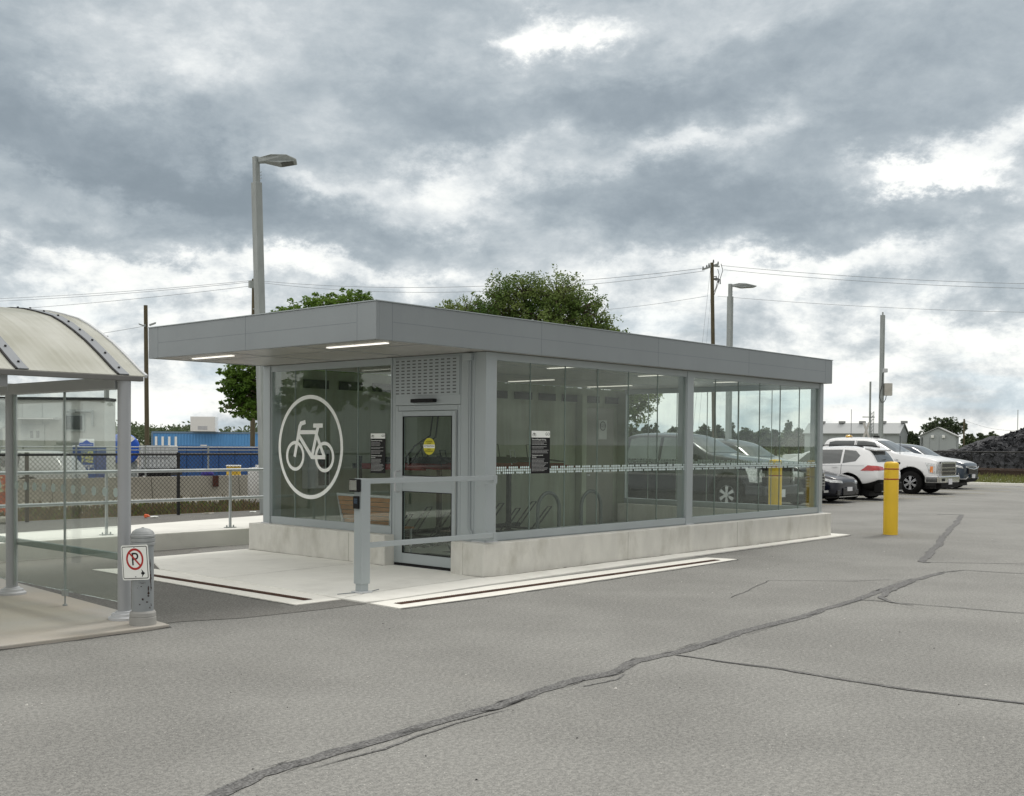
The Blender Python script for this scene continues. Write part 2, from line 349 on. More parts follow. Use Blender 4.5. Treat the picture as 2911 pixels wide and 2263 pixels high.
def frame(origin, x, y, z): 
    return Matrix(((x[0], y[0], z[0], origin[0]), (x[1], y[1], z[1], origin[1]), (x[2], y[2], z[2], origin[2]), (0, 0, 0, 1)))
def sheet(poly, z): return MB().add([(x, y, z) for x, y in poly], [tuple(range(len(poly)))])

# ------------------------------------------------------------------ ground
struct('ground', sheet([(-700, -700), (1500, -700), (1500, 1500), (-700, 1500)], -.06), grass)
struct('parking_lot', sheet([(-80, -90), (41, -90), (41, 60), (7.5, 60), (7.5, 9.9), (-80, 9.9)], 0), asphalt)
struct('yard_ground', sheet([(-60, 9.9), (7.5, 9.9), (7.5, 60), (41, 60), (70, 120), (-60, 120)], -.02), dirt)
struct('asphalt_patch', sheet([(-1.4, 5.9), (-30, 5.9), (-30, -.3), (-4.42, -.3), (-3.9, -.52), (-3.0, -.62), (-2.42, -.62), (-2.3, 1.75), (-1.74, 4.9), (-1.1, 5.1), (-.3, 5.9)], .004), asphalt_old)
kb = MB().box(41, 41.18, -60, 60, -.1, .11); struct('kerb', kb, whitec, bevel=.02)
# concrete pad in front of the door and apron along the building
pad = MB().prism([(-2.43, -.60), (-2.2, -.64), (-.4, -.5), (3.9, -.33), (9.9, -.19), (9.9, .4), (.3, .4), (.3, 5.1), (-1.72, 5.0), (-2.36, 3.6)], lambda u, v, d: (u, v, d), -.06, .022)
struct('concrete_pad', pad, slabm, bevel=.01)
# trench drains
def drain(name, label, poly, a, b, wdt):
    t = thing(name, label, 'trench drain', (a[0], a[1], 0), group='trench drains round the concrete pad')
    MB().prism([(x-a[0], y-a[1]) for x, y in poly], lambda u, v, d: (u, v, d), -.05, .012).build('surround', whitec, t)
    v = Vector((b[0]-a[0], b[1]-a[1], 0)); L = v.length; u = v/L; n = Vector((-u.y, u.x, 0))
    g = MB(); k = 0; s_ = .0
    g.add([n*wdt, -n*wdt, v-n*wdt, v+n*wdt], [(0, 1, 2, 3)])
    g.v = [(p[0], p[1], .0145) for p in g.v]
    while s_ < L-.03:
        c = u*(s_+.015); q = []
        for sg, sn in ((-1, -1), (1, -1), (1, 1), (-1, 1)): q.append(c+u*.008*sg+n*wdt*.8*sn)
        g.add([(p.x, p.y, .015) for p in q]+[(p.x, p.y, .019) for p in q], [(4, 5, 6, 7), (0, 1, 5, 4), (1, 2, 6, 5), (2, 3, 7, 6), (3, 0, 4, 7)]); s_ += .032
    g.build('grate', rust, t)
drain('trench_drain', 'rusty slotted drain in white concrete along the left edge of the pad', [(-2.99, 4.2), (-3.03, -.21), (-2.44, -.22), (-2.34, 1.7), (-2.38, 3.7), (-2.5, 4.0)], (-2.73, -.03), (-2.78, 3.7), .06)
drain('trench_drain', 'rusty slotted drain in white concrete running beside the long glass wall', [(-2.41, -.66), (-2.43, -1.15), (-1.09, -1.19), (3.5, -1.07), (4.38, -1.02), (4.26, -.57), (-.4, -.56)], (-2.25, -.91), (4.06, -.885), .06)
# sealed cracks
def ribbon(mb, pts, wd, jit=.25, z=.005, seed=1, taper=False):
    r = random.Random(seed); P = [Vector((x, y, 0)) for x, y in pts]; Q = []
    for a, b in zip(P, P[1:]):
        n = max(2, int((b-a).length/.07))
        for i in range(n): Q.append(a.lerp(b, i/n))
    Q.append(P[-1]); vs = []; off = 0; wl = wr = 1
    for i, q in enumerate(Q):
        t = (Q[min(i+1, len(Q)-1)]-Q[max(i-1, 0)]).normalized(); n = Vector((-t.y, t.x, 0))
        off = off*.9+r.gauss(0, .006); wl = wl*.7+.3*(1+r.gauss(0, jit)); wr = wr*.7+.3*(1+r.gauss(0, jit))
        k = min(1, .2+3*min(i, len(Q)-1-i)/len(Q)) if taper else 1
        a = q+n*(off+wd*.5*max(.2, wl)*k); b = q+n*(off-wd*.5*max(.2, wr)*k); vs += [(a.x, a.y, z), (b.x, b.y, z)]
    mb.add(vs, [(2*i, 2*i+1, 2*i+3, 2*i+2) for i in range(len(Q)-1)])
cm = MB()
ribbon(cm, [(-7.9,-5.3),(-7.16,-5.03),(-6.73,-4.87),(-6.24,-4.80),(-5.77,-4.74),(-5.29,-4.70),(-4.83,-4.70),(-4.28,-4.63),(-3.78,-4.60),(-3.45,-4.62),(-3.04,-4.50),(-2.67,-4.48),(-2.36,-4.50),(-1.43,-4.43),(-.03,-4.33),(1.68,-4.16),(2.99,-3.98),(4.90,-3.80)], .10, .4, .0045, 1)
ribbon(cm, [(-2.53,-4.56),(-2.42,-5.39),(-2.43,-6.32),(-2.32,-7.18),(-2.29,-7.51),(-2.2,-9)], .034, .45, .006, 2)
ribbon(cm, [(1.64,-4.2),(1.74,-4.83),(1.93,-5.85),(2.06,-6.33),(2.2,-9)], .03, .45, .006, 3)
ribbon(cm, [(4.9,-3.80),(5.47,-3.97),(5.65,-4.67),(5.85,-5.30),(6.2,-8)], .034, .45, .006, 4)
ribbon(cm, [(8.2,-7.4),(7.23,-4.92),(6.98,-4.26),(6.13,-3.19)], .028, .45, .0045, 5)
ribbon(cm, [(6.1,-3.2),(6.18,-3.06),(10.42,-1.74),(18.13,.73)], .115, .4, .006, 6)
ribbon(cm, [(18.13,.73),(17.81,1.24)], .09, .3, .0045, 7)
ribbon(cm, [(3.79,-3.95),(2.53,-4.12),(1.98,-4.30),(1.69,-4.54),(1.64,-4.82)], .07, .3, .0075, 8, True)
ribbon(cm, [(.76,-3.10),(2.49,-2.61),(3.18,-3.41),(3.72,-3.66)], .014, .3, .0045, 9)
ribbon(cm, [(-6.5,-4.95),(-5.9,-4.93),(-5.3,-4.84),(-4.8,-4.83)], .02, .5, .0045, 10, True)
ribbon(cm, [(-3.95,-4.74),(-3.6,-4.78),(-3.42,-4.70)], .014, .4, .0045, 11)
struct('crack_seals', cm, tar)
cm2 = MB(); rk_ = random.Random(5)
main = [(-7.9,-5.3),(-7.16,-5.03),(-6.73,-4.87),(-6.24,-4.80),(-5.77,-4.74),(-5.29,-4.70),(-4.83,-4.70),(-4.28,-4.63),(-3.78,-4.60),(-3.45,-4.62),(-3.04,-4.50),(-2.67,-4.48),(-2.36,-4.50),(-1.43,-4.43),(-.03,-4.33),(1.68,-4.16),(2.99,-3.98),(4.90,-3.80)]
for k in range(26):
    i = rk_.randrange(len(main)-1); a, b = Vector(main[i]), Vector(main[i+1]); t0 = rk_.random()*.7; p0 = a.lerp(b, t0); p1 = a.lerp(b, min(1, t0+rk_.uniform(.15, .6))); o = rk_.choice((-1, 1))*rk_.uniform(.035, .07); o2 = o+rk_.uniform(-.02, .02)
    ribbon(cm2, [(p0.x, p0.y+o), (p1.x, p1.y+o2)], .012, .7, .0078+k*.0002, 100+k, True)
ribbon(cm2, [(-2.5,-4.9),(-2.42,-5.39),(-2.43,-6.32),(-2.32,-7.18)], .010, .8, .0079, 61, True)

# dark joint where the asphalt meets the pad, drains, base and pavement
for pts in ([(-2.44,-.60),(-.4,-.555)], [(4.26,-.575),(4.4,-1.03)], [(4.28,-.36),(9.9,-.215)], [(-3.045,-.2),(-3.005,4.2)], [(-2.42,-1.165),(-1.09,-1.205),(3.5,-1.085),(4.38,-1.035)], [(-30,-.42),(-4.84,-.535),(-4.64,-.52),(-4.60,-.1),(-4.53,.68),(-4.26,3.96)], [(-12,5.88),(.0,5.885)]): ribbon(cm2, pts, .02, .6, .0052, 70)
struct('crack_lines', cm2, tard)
pj_ = MB(); ribbon(pj_, [(.0, .02), (-1.9, -.08), (-2.38, -.2)], .008, .5, .0245, 81); ribbon(pj_, [(-2.34, 2.2), (-.02, 2.35)], .008, .5, .0245, 82); ribbon(pj_, [(3.2, -.02), (3.25, -.34)], .008, .5, .0245, 83); ribbon(pj_, [(6.4, -.02), (6.42, -.26)], .008, .5, .0245, 84)
struct('pad_joints', pj_, mat('pad_joint', (.26, .25, .22), .9))
contact_ = MB()  # dark strips painted along the wall foot as contact shade
for pts in ([(-.01, -.012), (9.5, -.012)], [(-.012, 0), (-.012, .58)], [(-.012, 1.87), (-.012, 5.03)]): ribbon(contact_, pts, .03, .8, .0238, 90)
struct('contact_shade_line', contact_, mat('contact_shade', (.16, .15, .12), .95, var=.4, vs=12))
# loose stones scattered on the asphalt
sm_, sd_ = MB(), MB()
for i in range(520):
    x = rnd.uniform(-9, 12); y = rnd.uniform(-11, -.9)
    r = rnd.uniform(.003, .009)*(1.6 if rnd.random() < .06 else 1); m_ = sm_ if rnd.random() < .68 else sd_
    a = rnd.uniform(0, 6.28); q = [(x+r*math.cos(a+k*2.1)*rnd.uniform(.7, 1.5), y+r*math.sin(a+k*2.1)*rnd.uniform(.7, 1.5), .001) for k in range(3)]
    m_.add(q+[(x, y, r*.8)], [(0, 1, 3), (1, 2, 3), (2, 0, 3)])
stone = mat('pale_grit', (.62, .61, .57), .9, var=.2, vs=20)
tag(sm_.build('gravel', stone), kind='stuff'); tag(sd_.build('gravel', mat('dark_grit', (.02, .02, .02), .9)), kind='stuff')

# raised platform behind
ZP = .27
struct('platform', MB().prism([(-30, 5.9), (11, 5.9), (11, 8.9), (4, 8.55), (2.5, 8.35), (-.42, 7.77), (-2.79, 7.46), (-30, 4.9+2)], lambda u, v, d: (u, v, d), -.05, ZP), mat('platform_concrete', (.74, .735, .69), .85, var=.07, vs=1, fine=.04, fs=80, stain=((.42, .41, .37), .5, .55, .8, 1.2)), bevel=.015)
struct('path', MB().prism([(-30, 6.5), (-2.79, 7.46), (-.42, 7.77), (2.5, 8.35), (7.4, 9.2), (7.4, 9.92), (-30, 9.92)], lambda u, v, d: (u, v, d), -.05, ZP-.012), asphalt_old)

# ------------------------------------------------------------------ the glass bicycle shelter
L_, W_, ZB, ZC0, ZC1 = 9.5, 5.04, .435, 2.862, 3.292
G = .19                                                  # glazing plane set back from the edge of the base
B = thing('bicycle_shelter', 'flat-roofed glass bicycle shelter on a concrete base with a white bicycle emblem', 'building', (0, 0, 0))
def base_ring(name, segs):
    m = MB()
    for a in segs: m.box(*a)
    return m
bw = MB()
bw.box(0, L_, 0, .36, .0, ZB); bw.box(L_-.36, L_, .363, W_-.3, .0, ZB-.002)
bw.box(0, .36, .363, .58, .0, ZB-.001)
bw.box(0, .36, 1.86, W_, .0, ZB)
bw.build('base_wall', basem, B, bevel=.012)
jm = mat('form_joint', (.36, .355, .31), .9)
jb = MB()
for x in (3.05, 6.1): MB().box(x, x+.008, -.0015, .01, .02, ZB-.01).build('joint_line', jm, B)
jb.box(-.0015, .01, 2.62, 2.628, .02, ZB-.01); jb.build('joint_line', jm, B)
MB().prism([(.36, .36), (L_-.36, .36), (L_-.36, W_-.3), (.36, W_-.3)], lambda u, v, d: (u, v, d), -.05, .03).build('floor_slab', mat('inner_floor', (.50, .52, .48), .8, var=.08, stain=((.2, .1, .07), .5, .58, .8, 1)), B)
# masonry back wall with pilasters and a door
bwm = mat('inner_wall', (.38, .42, .34), .8, var=.12, vs=1.2, stain=((.20, .21, .15), .6, .46, .72, .7), stretch=(3, 1, .45), bump=.15)
MB().box(.34, 9.42, 4.875, W_-.05, .0, ZC0-.01).build('back_wall', bwm, B)
pm = MB(); pm.box(7.85, 8.0, 4.70, 4.857, .03, 2.7); pm.box(9.27, 9.40, 4.66, 4.857, .03, 2.84); pm.build('pilaster', bwm, B)
d2 = MB().box(8.02, 9.05, 4.80, 4.856, .04, 2.45).build('service_door', mat('service_door', (.26, .26, .23), .6, var=.03), B)
MB().tube([(8.1, 4.78, 1.05), (8.22, 4.78, 1.05)], .012).build('handle', chrome, d2)
vm = MB()
for i in range(12): 
    x = .9+i*.72; vm.box(x, x+.5, 4.835, 4.858, 2.56, 2.70)
vm.build('wall_vent', mat('vent_dark', (.03, .032, .035), .5), B)
# roof: soffit, fascia, deck
X0, X1, Y0, Y1 = -1.80, 9.385, -.030, 4.875
MB().box(X0+.02, X1-.02, Y0+.02, Y1-.02, ZC0+.006, ZC0+.05).build('soffit', soffitm, B)
sj = MB()
for y in (1.56, 3.13): sj.box(X0+.03, 9.3, y, y+.012, ZC0+.003, ZC0+.0055)
for x in (-.0, ): sj.box(x-1.0, x-.992, Y0+.03, Y1-.03, ZC0+.0035, ZC0+.0058)
sj.build('soffit_joint', alumd, B)
fa = MB()
fa.box(X0, X0+.05, Y0, Y1, ZC0, ZC1); fa.box(X1-.05, X1, Y0, Y1, ZC0, ZC1)
fa.box(X0+.05, X1-.05, Y0, Y0+.05, ZC0, ZC1); fa.box(X0+.05, X1-.05, Y1-.05, Y1, ZC0, ZC1)
fa.build('fascia', fasciam, B, bevel=.004, seg=1)
fj = MB()
def vj(x=None, y=None):
    if x is not None: fj.box(x, x+.006, Y0-.001, Y0+.004, ZC0, ZC1)
    else: fj.box(X0-.001, X0+.004, y, y+.006, ZC0, ZC1)
for x in (-1.56, 1.05, 3.72, 6.35, 9.1): vj(x=x)
for y in (.30, 2.5, 4.62): vj(y=y)
fj.box(X0-.001, X0+.004, .32, 4.62, 3.07, 3.075); fj.box(-1.55, 9.1, Y0-.001, Y0+.004, 3.07, 3.075)
fj.build('fascia_joint', alumd, B)
cap = MB(); cap.box(X0-.012, X1+.012, Y0-.012, Y0+.08, ZC1+.001, ZC1+.012); cap.box(X0-.012, X0+.08, Y0+.082, Y1-.082, ZC1+.001, ZC1+.012); cap.box(X0-.012, X1+.012, Y1-.08, Y1+.012, ZC1+.001, ZC1+.012); cap.box(X1-.08, X1+.012, Y0+.082, Y1-.082, ZC1+.001, ZC1+.012)
cap.build('roof_edge', alum, B)
MB().box(X0+.06, X1-.06, Y0+.06, Y1-.06, ZC1-.12, ZC1-.03).build('roof_deck', mat('roof_membrane', (.25, .25, .25), .9), B)
for (x, ya, yb, m_) in ((-1.37, .27, 1.37, lampg), (-1.37, 3.43, 4.40, lampg), (.95, .6, 1.7, lampd), (.95, 3.5, 4.6, lampd), (3.1, .55, 1.6, lampd), (3.1, 3.5, 4.6, lampd), (5.5, .55, 1.6, lampd), (5.5, 3.5, 4.6, lampd), (7.9, .55, 1.6, lampd), (7.9, 3.5, 4.6, lampd)):
    MB().box(x-.03, x+.03, ya, yb, ZC0-.004, ZC0+.004).build('ceiling_light', m_, B)
# columns
def column(x0, x1, y0, y1, z0=ZB):
    c = MB().box(x0, x1, y0, y1, z0, ZC0).build('column', alum, B, bevel=.006)
    MB().box(x0-.02, x1+.02, y0-.02, y1+.02, z0-.003, z0+.014).build('foot_plate', flangem, c)
column(.185, .385, .145, .345); column(4.80, 4.975, .15, .33); column(9.27, 9.40, .145, .32); column(.145, .36, 4.70, 4.872)
# window bays: frame with pane
def bay_y(name, xa, xb, seams, y=G, z0=ZB, z1=ZC0, gz0=.548, gz1=2.769, edge=.012):
    f = MB(); f.box(xa, xb, y-.03, y+.07, z0+.002, gz0); f.box(xa, xb, y-.03, y+.07, gz1, z1); f.box(xa, xa+edge, y-.028, y+.068, gz0, gz1); f.box(xb-edge, xb, y-.028, y+.068, gz0, gz1)
    fo = f.build('window', alum, B, bevel=.003, seg=1)
    lp = MB().box(xa, xb, y-.036, y-.031, gz0-.10, gz0-.096).build('sill_line', alumd, fo)
    xs = [xa+edge]+seams+[xb-edge]
    for a, b in zip(xs, xs[1:]):
        MB().box(a+.003, b-.003, y, y+.012, gz0-.005, gz1+.005).build('pane', glassf, fo)
    sm = MB()
    for s in seams: sm.box(s-.003, s+.003, y-.003, y+.016, gz0, gz1)
    if seams: sm.build('glass_joint', mat('silicone', (.22, .27, .25), .5), fo)
    return fo
bay_y('w', .385, 4.80, [1.09, 1.82, 2.55, 3.29, 4.04]); bay_y('w', 4.975, 9.27, [5.69, 6.41, 7.12, 7.84, 8.55])
def bay_x(ya, yb, seams, x=G, out=-1, z0=ZB, gz0=.548, gz1=2.769, m_=glassf):
    f = MB(); a_, b_ = (x-.03, x+.07) if out < 0 else (x-.07, x+.03)
    f.box(a_, b_, ya, yb, z0+.002, gz0); f.box(a_, b_, ya, yb, gz1, ZC0); f.box(a_+.002, b_-.002, ya, ya+.02, gz0, gz1); f.box(a_+.002, b_-.002, yb-.02, yb, gz0, gz1)
    fo = f.build('window', alum, B, bevel=.003, seg=1)
    ys = [ya+.02]+seams+[yb-.02]
    for a, b in zip(ys, ys[1:]): MB().box(x, x+.012, a+.003, b-.003, gz0-.005, gz1+.005).build('pane', m_, fo)
    sm = MB()
    for s in seams: sm.box(x-.003, x+.016, s-.004, s+.004, gz0, gz1)
    sm.build('glass_joint', MATS['silicone'], fo); return fo
bay_x(1.91, 4.70, [2.66, 3.39, 4.12]); bay_x(.32, 4.66, [1.19, 1.92, 2.65, 3.38, 4.1], x=9.33, out=1, m_=glasse)
# dotted safety strip on both glazed bays and on the end wall
ds = MB()
def dots_y(xa, xb, y, seed):
    r = random.Random(seed); n = int((xb-xa)/.0375)
    for row in range(3):
        run = r.randint(2, 6); k = 0
        for i in range(n):
            k += 1
            if row != 1 and k > run: run = r.randint(3, 6); k = 0; continue
            x = xa+.02+i*.0375; z = 1.385-row*.034
            ds.add([(x+.0155*math.cos(a*PI/4), y, z+.0155*math.sin(a*PI/4)) for a in range(8)]+[(x, y-.0015, z)], [(j, (j+1) % 8, 8) for j in range(8)])
dots_y(.40, 4.79, G-.002, 5); ds.build('safety_dots', filmm, B); ds = MB(); dots_y(4.99, 9.26, G-.002, 9); ds.build('safety_dots', filmm, B)
ds = MB(); r_ = random.Random(4)
for row in range(3):
    for i in range(110):
        if row != 1 and r_.random() < .2: continue
        y = .38+i*.0385; z = 1.385-row*.034
        ds.add([(9.328, y+.0155*math.cos(a*PI/4), z+.0155*math.sin(a*PI/4)) for a in range(8)]+[(9.3265, y, z)], [(j, (j+1) % 8, 8) for j in range(8)])
ds.build('safety_dots', filmm, B)
# front door wall between the near column and the emblem window
dw = MB()
dw.box(.175, .26, .345, .585, .435, ZC0)                         # infill by the column
dw.box(.175, .26, 1.85, 1.91, .0, ZC0)                            # jamb
dw.box(.172, .262, .588, 1.848, 2.205, ZC0)                       # transom panel
dw.box(.175, .26, .588, .645, .02, 2.20); dw.box(.175, .26, 1.79, 1.848, .02, 2.20); dw.box(.176, .259, .647, 1.788, 2.13, 2.20)
dw.build('door_frame', alum, B, bevel=.004, seg=1)
ld = MB()
ld.box(.165, .215, .65, .735, .06, 2.125); ld.box(.165, .215, 1.69, 1.785, .06, 2.125)
ld.box(.166, .214, .737, 1.688, 2.055, 2.124); ld.box(.166, .214, .737, 1.688, 1.04, 1.25); ld.box(.166, .214, .737, 1.688, .06, .20)
door = ld.build('door', alum, B, bevel=.003, seg=1)
MB().box(.185, .195, .737, 1.688, 1.25, 2.055).build('pane', glassd, door); MB().box(.185, .195, .737, 1.688, .20, 1.04).build('pane', glassd, door)
gk = MB()
for z0, z1 in ((1.25, 2.055), (.20, 1.04)):
    gk.box(.163, .187, .737, .747, z0, z1); gk.box(.163, .187, 1.678, 1.688, z0, z1); gk.box(.163, .187, .749, 1.676, z0, z0+.008); gk.box(.163, .187, .749, 1.676, z1-.008, z1)
gk.build('gasket', blackm, door)
MB().tube([(.165, 1.745, 1.31), (.10, 1.745, 1.31), (.085, 1.745, 1.29), (.085, 1.745, 1.05), (.10, 1.745, 1.03), (.165, 1.745, 1.03)], .012).build('handle', flangem, door)
MB().lathe([(.018, 0), (.018, .012), (.01, .014)], (.163, 1.745, 1.17), 12, 'x').build('lock', blackr, door)
MB().box(.158, .262, .60, 1.84, .024, .058).build('door_sweep', blackm, door)
MB().box(.15, .28, .585, 1.85, .0, .0235).build('threshold', flangem, B)
hg = MB().tube([(.158, .655, .07), (.158, .655, 2.11)], .008, 6).build('hinge', galvd, door)
vp = MB().box(.160, .1715, .60, 1.835, 2.33, 2.835).build('vent_panel', alum, B, bevel=.003, seg=1)
vs_ = MB()
for i in range(11):
    for j in range(11):
        y = .66+i*.11; z = 2.355+j*.0435
        vs_.box(.1585, .160, y, y+.062, z, z+.016)
vs_.build('vent_slots', mat('slot_dark', (.11, .115, .12), .7), vp)
MB().box(.10, .171, 1.03, 1.47, 2.235, 2.285).build('door_sensor', blackm, B, bevel=.01)
cb = MB(); 
for yy in (.43, .40): cb.tube([(.155, yy, 2.76), (.155, yy, .60), (.155, yy-.04, .56), (.155, yy-.04, .47)], .009, 6)
cb.build('conduit', alum, B); MB().box(.12, .172, .36, .48, 2.76, 2.85).build('junction_box', alum, B, bevel=.005)
# bicycle emblem on the glass
em = MB(); xe = G-.0025; ec = (3.755, 1.622); R = .775
def ring(m, c, r0, r1, n=56):
    vs = []
    for k in range(n):
        a = 2*PI*k/n
        for r in (r0, r1):
            for dx in (0, -.0015): vs.append((xe+dx, c[0]+r*math.cos(a), c[1]+r*math.sin(a)))
    fs = []
    for k in range(n):
        i, j = 4*k, 4*((k+1) % n); fs += [(i+1, i+3, j+3, j+1), (i, i+1, j+1, j), (i+2, j+2, j+3, i+3)]
    m.add(vs, fs)
def stroke(m, pts, wd):
    for a, b in zip(pts, pts[1:]):
        A = Vector((0, ec[0]-a[0]*R, ec[1]+a[1]*R)); Bv = Vector((0, ec[0]-b[0]*R, ec[1]+b[1]*R)); t = (Bv-A).normalized(); n = Vector((0, -t.z, t.y))*wd/2; e = t*wd*.3
        q = [A+n-e, Bv+n+e, Bv-n+e, A-n-e]
        global _k; _k += .00012
        m.add([(xe-_k, p.y, p.z) for p in q]+[(xe-.0015-_k, p.y, p.z) for p in q], [(4, 5, 6, 7), (0, 1, 5, 4), (1, 2, 6, 5), (2, 3, 7, 6), (3, 0, 4, 7)])
_k = 0
ring(em, ec, R-.058, R)
ring(em, (ec[0]+.46*R, ec[1]-.175*R), .225-.05, .225); xe -= .0004; ring(em, (ec[0]-.45*R, ec[1]-.185*R), .225-.05, .225)
xe -= .0004
wst = .062
stroke(em, [(-.47, -.17), (-.36, .24), (-.315, .40)], wst); stroke(em, [(-.315, .38), (-.28, .45), (-.16, .475)], wst)
stroke(em, [(-.34, .285), (.22, .285)], wst*.95); stroke(em, [(.25, .39), (.07, -.18)], wst); stroke(em, [(.13, .41), (.37, .41)], wst)
stroke(em, [(-.36, .24), (.06, -.185)], wst); stroke(em, [(.06, -.19), (.45, -.19)], wst*.95); stroke(em, [(.20, .25), (.44, -.17)], wst*.95)
em.build('bicycle_emblem', vinyl, B)
# notices and sticker
def notice(label, org, ux, uz, nrm, wd, ht, lang):
    t = thing('notice', label, 'sign', org, group='black notices on the glass')
    U, V, Nn = Vector(ux), Vector(uz), Vector(nrm)
    def q(u0, u1, v0, v1, d0, d1): 
        m = MB(); m.prism([(u0, v0), (u1, v0), (u1, v1), (u0, v1)], lambda a, b, d: tuple(U*a+V*b+Nn*d), d0, d1); return m
    q(0, wd, 0, ht, 0, .004).build('board', blackm, t); hh = wd*.24
    q(.003, wd-.003, ht-hh, ht-.003, .0042, .0055).build('header', vinyl, t)
    F = lambda u, v, d=.006: frame(U*u+V*v+Nn*d, U, V, Nn)
    text('GO', hh*.62, F(wd*.86, ht-hh*.5), blackm, t, 'logo', .0004)
    ic = MB()
    for cx in (.10, .20):
        c = U*(wd*cx)+V*(ht-hh*.62)+Nn*.006; ic.tube([c+U*math.cos(a*PI/6)*hh*.18+V*math.sin(a*PI/6)*hh*.18 for a in range(12)], .0022, 4, True)
    for a, b in (((.10, .62), (.13, .28)), ((.13, .38), (.18, .38)), ((.13, .38), (.155, .62)), ((.155, .62), (.18, .36)), ((.2, .62), (.18, .36))):
        ic.tube([U*(wd*a[0])+V*(ht-hh*a[1])+Nn*.006, U*(wd*b[0])+V*(ht-hh*b[1])+Nn*.006], .0022, 4)
    ic.build('bicycle_icon', blackm, t)
    g = mat('notice_text', (.42, .43, .43), .6); text(lang[0], .024*wd/.31, F(.014, ht-hh-.028), vinyl, t, 'heading', .0004, 'LEFT')
    ln = MB(); y = ht-hh-.062; r = random.Random(int(wd*999)); k = 0
    while y > .03:
        if k in (3, 5): y -= .012
        if k == 8 and ht > .5:
            text(lang[1], .024, F(.014, y-.012), vinyl, t, 'heading', .0004, 'LEFT'); text(lang[2], .024, F(.014, y-.036), vinyl, t, 'heading', .0004, 'LEFT'); y -= .066
        u = .014; end = wd*r.uniform(.6, .92)
        while u < end:
            l = r.uniform(.012, .03); ln.prism([(u, y), (u+l, y), (u+l, y+.007), (u, y+.007)], lambda a, b, d: tuple(U*a+V*b+Nn*d), .0042, .0052); u += l+.006
        y -= .0175; k += 1
    ln.build('small_print', g, t); return t
notice('tall black notice with white header on the glass left of the door', (G-.004, 2.37, 1.272), (0, -1, 0), (0, 0, 1), (-1, 0, 0), .31, .555, ('Secured Bicycle Parking', 'Stationnement sécurisé', 'des vélos'))
notice('smaller black notice with white header on the long glass wall', (1.105, G-.004, 1.30), (1, 0, 0), (0, 0, 1), (0, -1, 0), .385, .575, ('Secured Bicycle Parking', 'Stationnement sécurisé', 'des vélos'))
st = thing('door_sticker', 'round yellow sticker reading ATTENTION on the door glass', 'sticker', (.183, 1.18, 1.652))
sc_ = MB(); sc_.add([(-.0005, .112*math.cos(a*PI/20), .112*math.sin(a*PI/20)) for a in range(40)]+[(-.002, .112*math.cos(a*PI/20), .112*math.sin(a*PI/20)) for a in range(40)], [tuple(range(40, 80)), *[(k, (k+1) % 40, 40+(k+1) % 40, 40+k) for k in range(40)]])
sc_.build('disc', mat('sticker_yellow', (.60, .55, .03), .5, var=.02), st)
MB().box(-.0035, -.0022, -.108, .108, -.022, .024).build('white_band', vinyl, st)
FS = lambda y, z: frame(Vector((-.004, y, z)), Vector((0, -1, 0)), Vector((0, 0, 1)), Vector((-1, 0, 0)))
text('ATTENTION', .036, FS(0, .001), blackm, st, 'lettering', .0003)
for s_, z in (('AUTOMATIC', .064), ('DOOR', .040), ('PORTE', -.042), ('AUTOMATIQUE', -.066)): text(s_, .022, FS(0, z), blackm, st, 'lettering', .0003)
wn = thing('wall_notice', 'white notice with round symbol on the inner service door', 'sign', (8.66, 4.795, 2.0))
MB().box(-.14, .14, -.004, 0, -.2, .2).build('board', mat('pale_notice', (.5, .52, .5), .6), wn)
MB().tube([(.09*math.cos(a*PI/12), -.006, .08+.09*math.sin(a*PI/12)) for a in range(24)], .008, 6, True).build('symbol_ring', blackm, wn)
text('GO', .09, frame(Vector((0, -.006, .08)), Vector((1, 0, 0)), Vector((0, 0, 1)), Vector((0, -1, 0))), blackm, wn, 'logo', .0004)
# bench inside
bn = thing('bench', 'slatted wooden bench with pale frame behind the emblem glass', 'bench', (.62, 2.9, .03))
bk = MB()
for i in range(6):
    z = .47+i*.068; s = .50+.02*i; bk.box(-.11+.01*(5-i), -.085+.01*(5-i), -s, s, z, z+.058)
bk.build('backrest', wood, bn)
se = MB()
for i in range(5): se.box(-.03+i*.085, .045+i*.085, -.55, .55, .42, .445)
se.build('seat', wood, bn)
fr = MB(); fr.tube([(-.06, -.52, .44), (-.11, -.60, .89), (-.11, .60, .89), (-.06, .52, .44)], .022); fr.build('frame', flangem, bn)
for y in (-.48, .48):
    MB().tube([(-.05, y, 0), (-.05, y, .43), (.38, y, .43), (.38, y, 0)], .02).build('leg', flangem, bn)
# wall box (fire extinguisher / pump cabinet) behind the emblem
cbx = thing('wall_cabinet', 'pale grey cabinet with a dark window behind the bicycle emblem', 'cabinet', (1.1, 4.86, .95))
MB().box(-.22, .22, -.16, 0, .0, .62).build('case', flangem, cbx, bevel=.01); MB().box(-.02, .19, -.166, -.161, .05, .56).build('window', carglass, cbx)
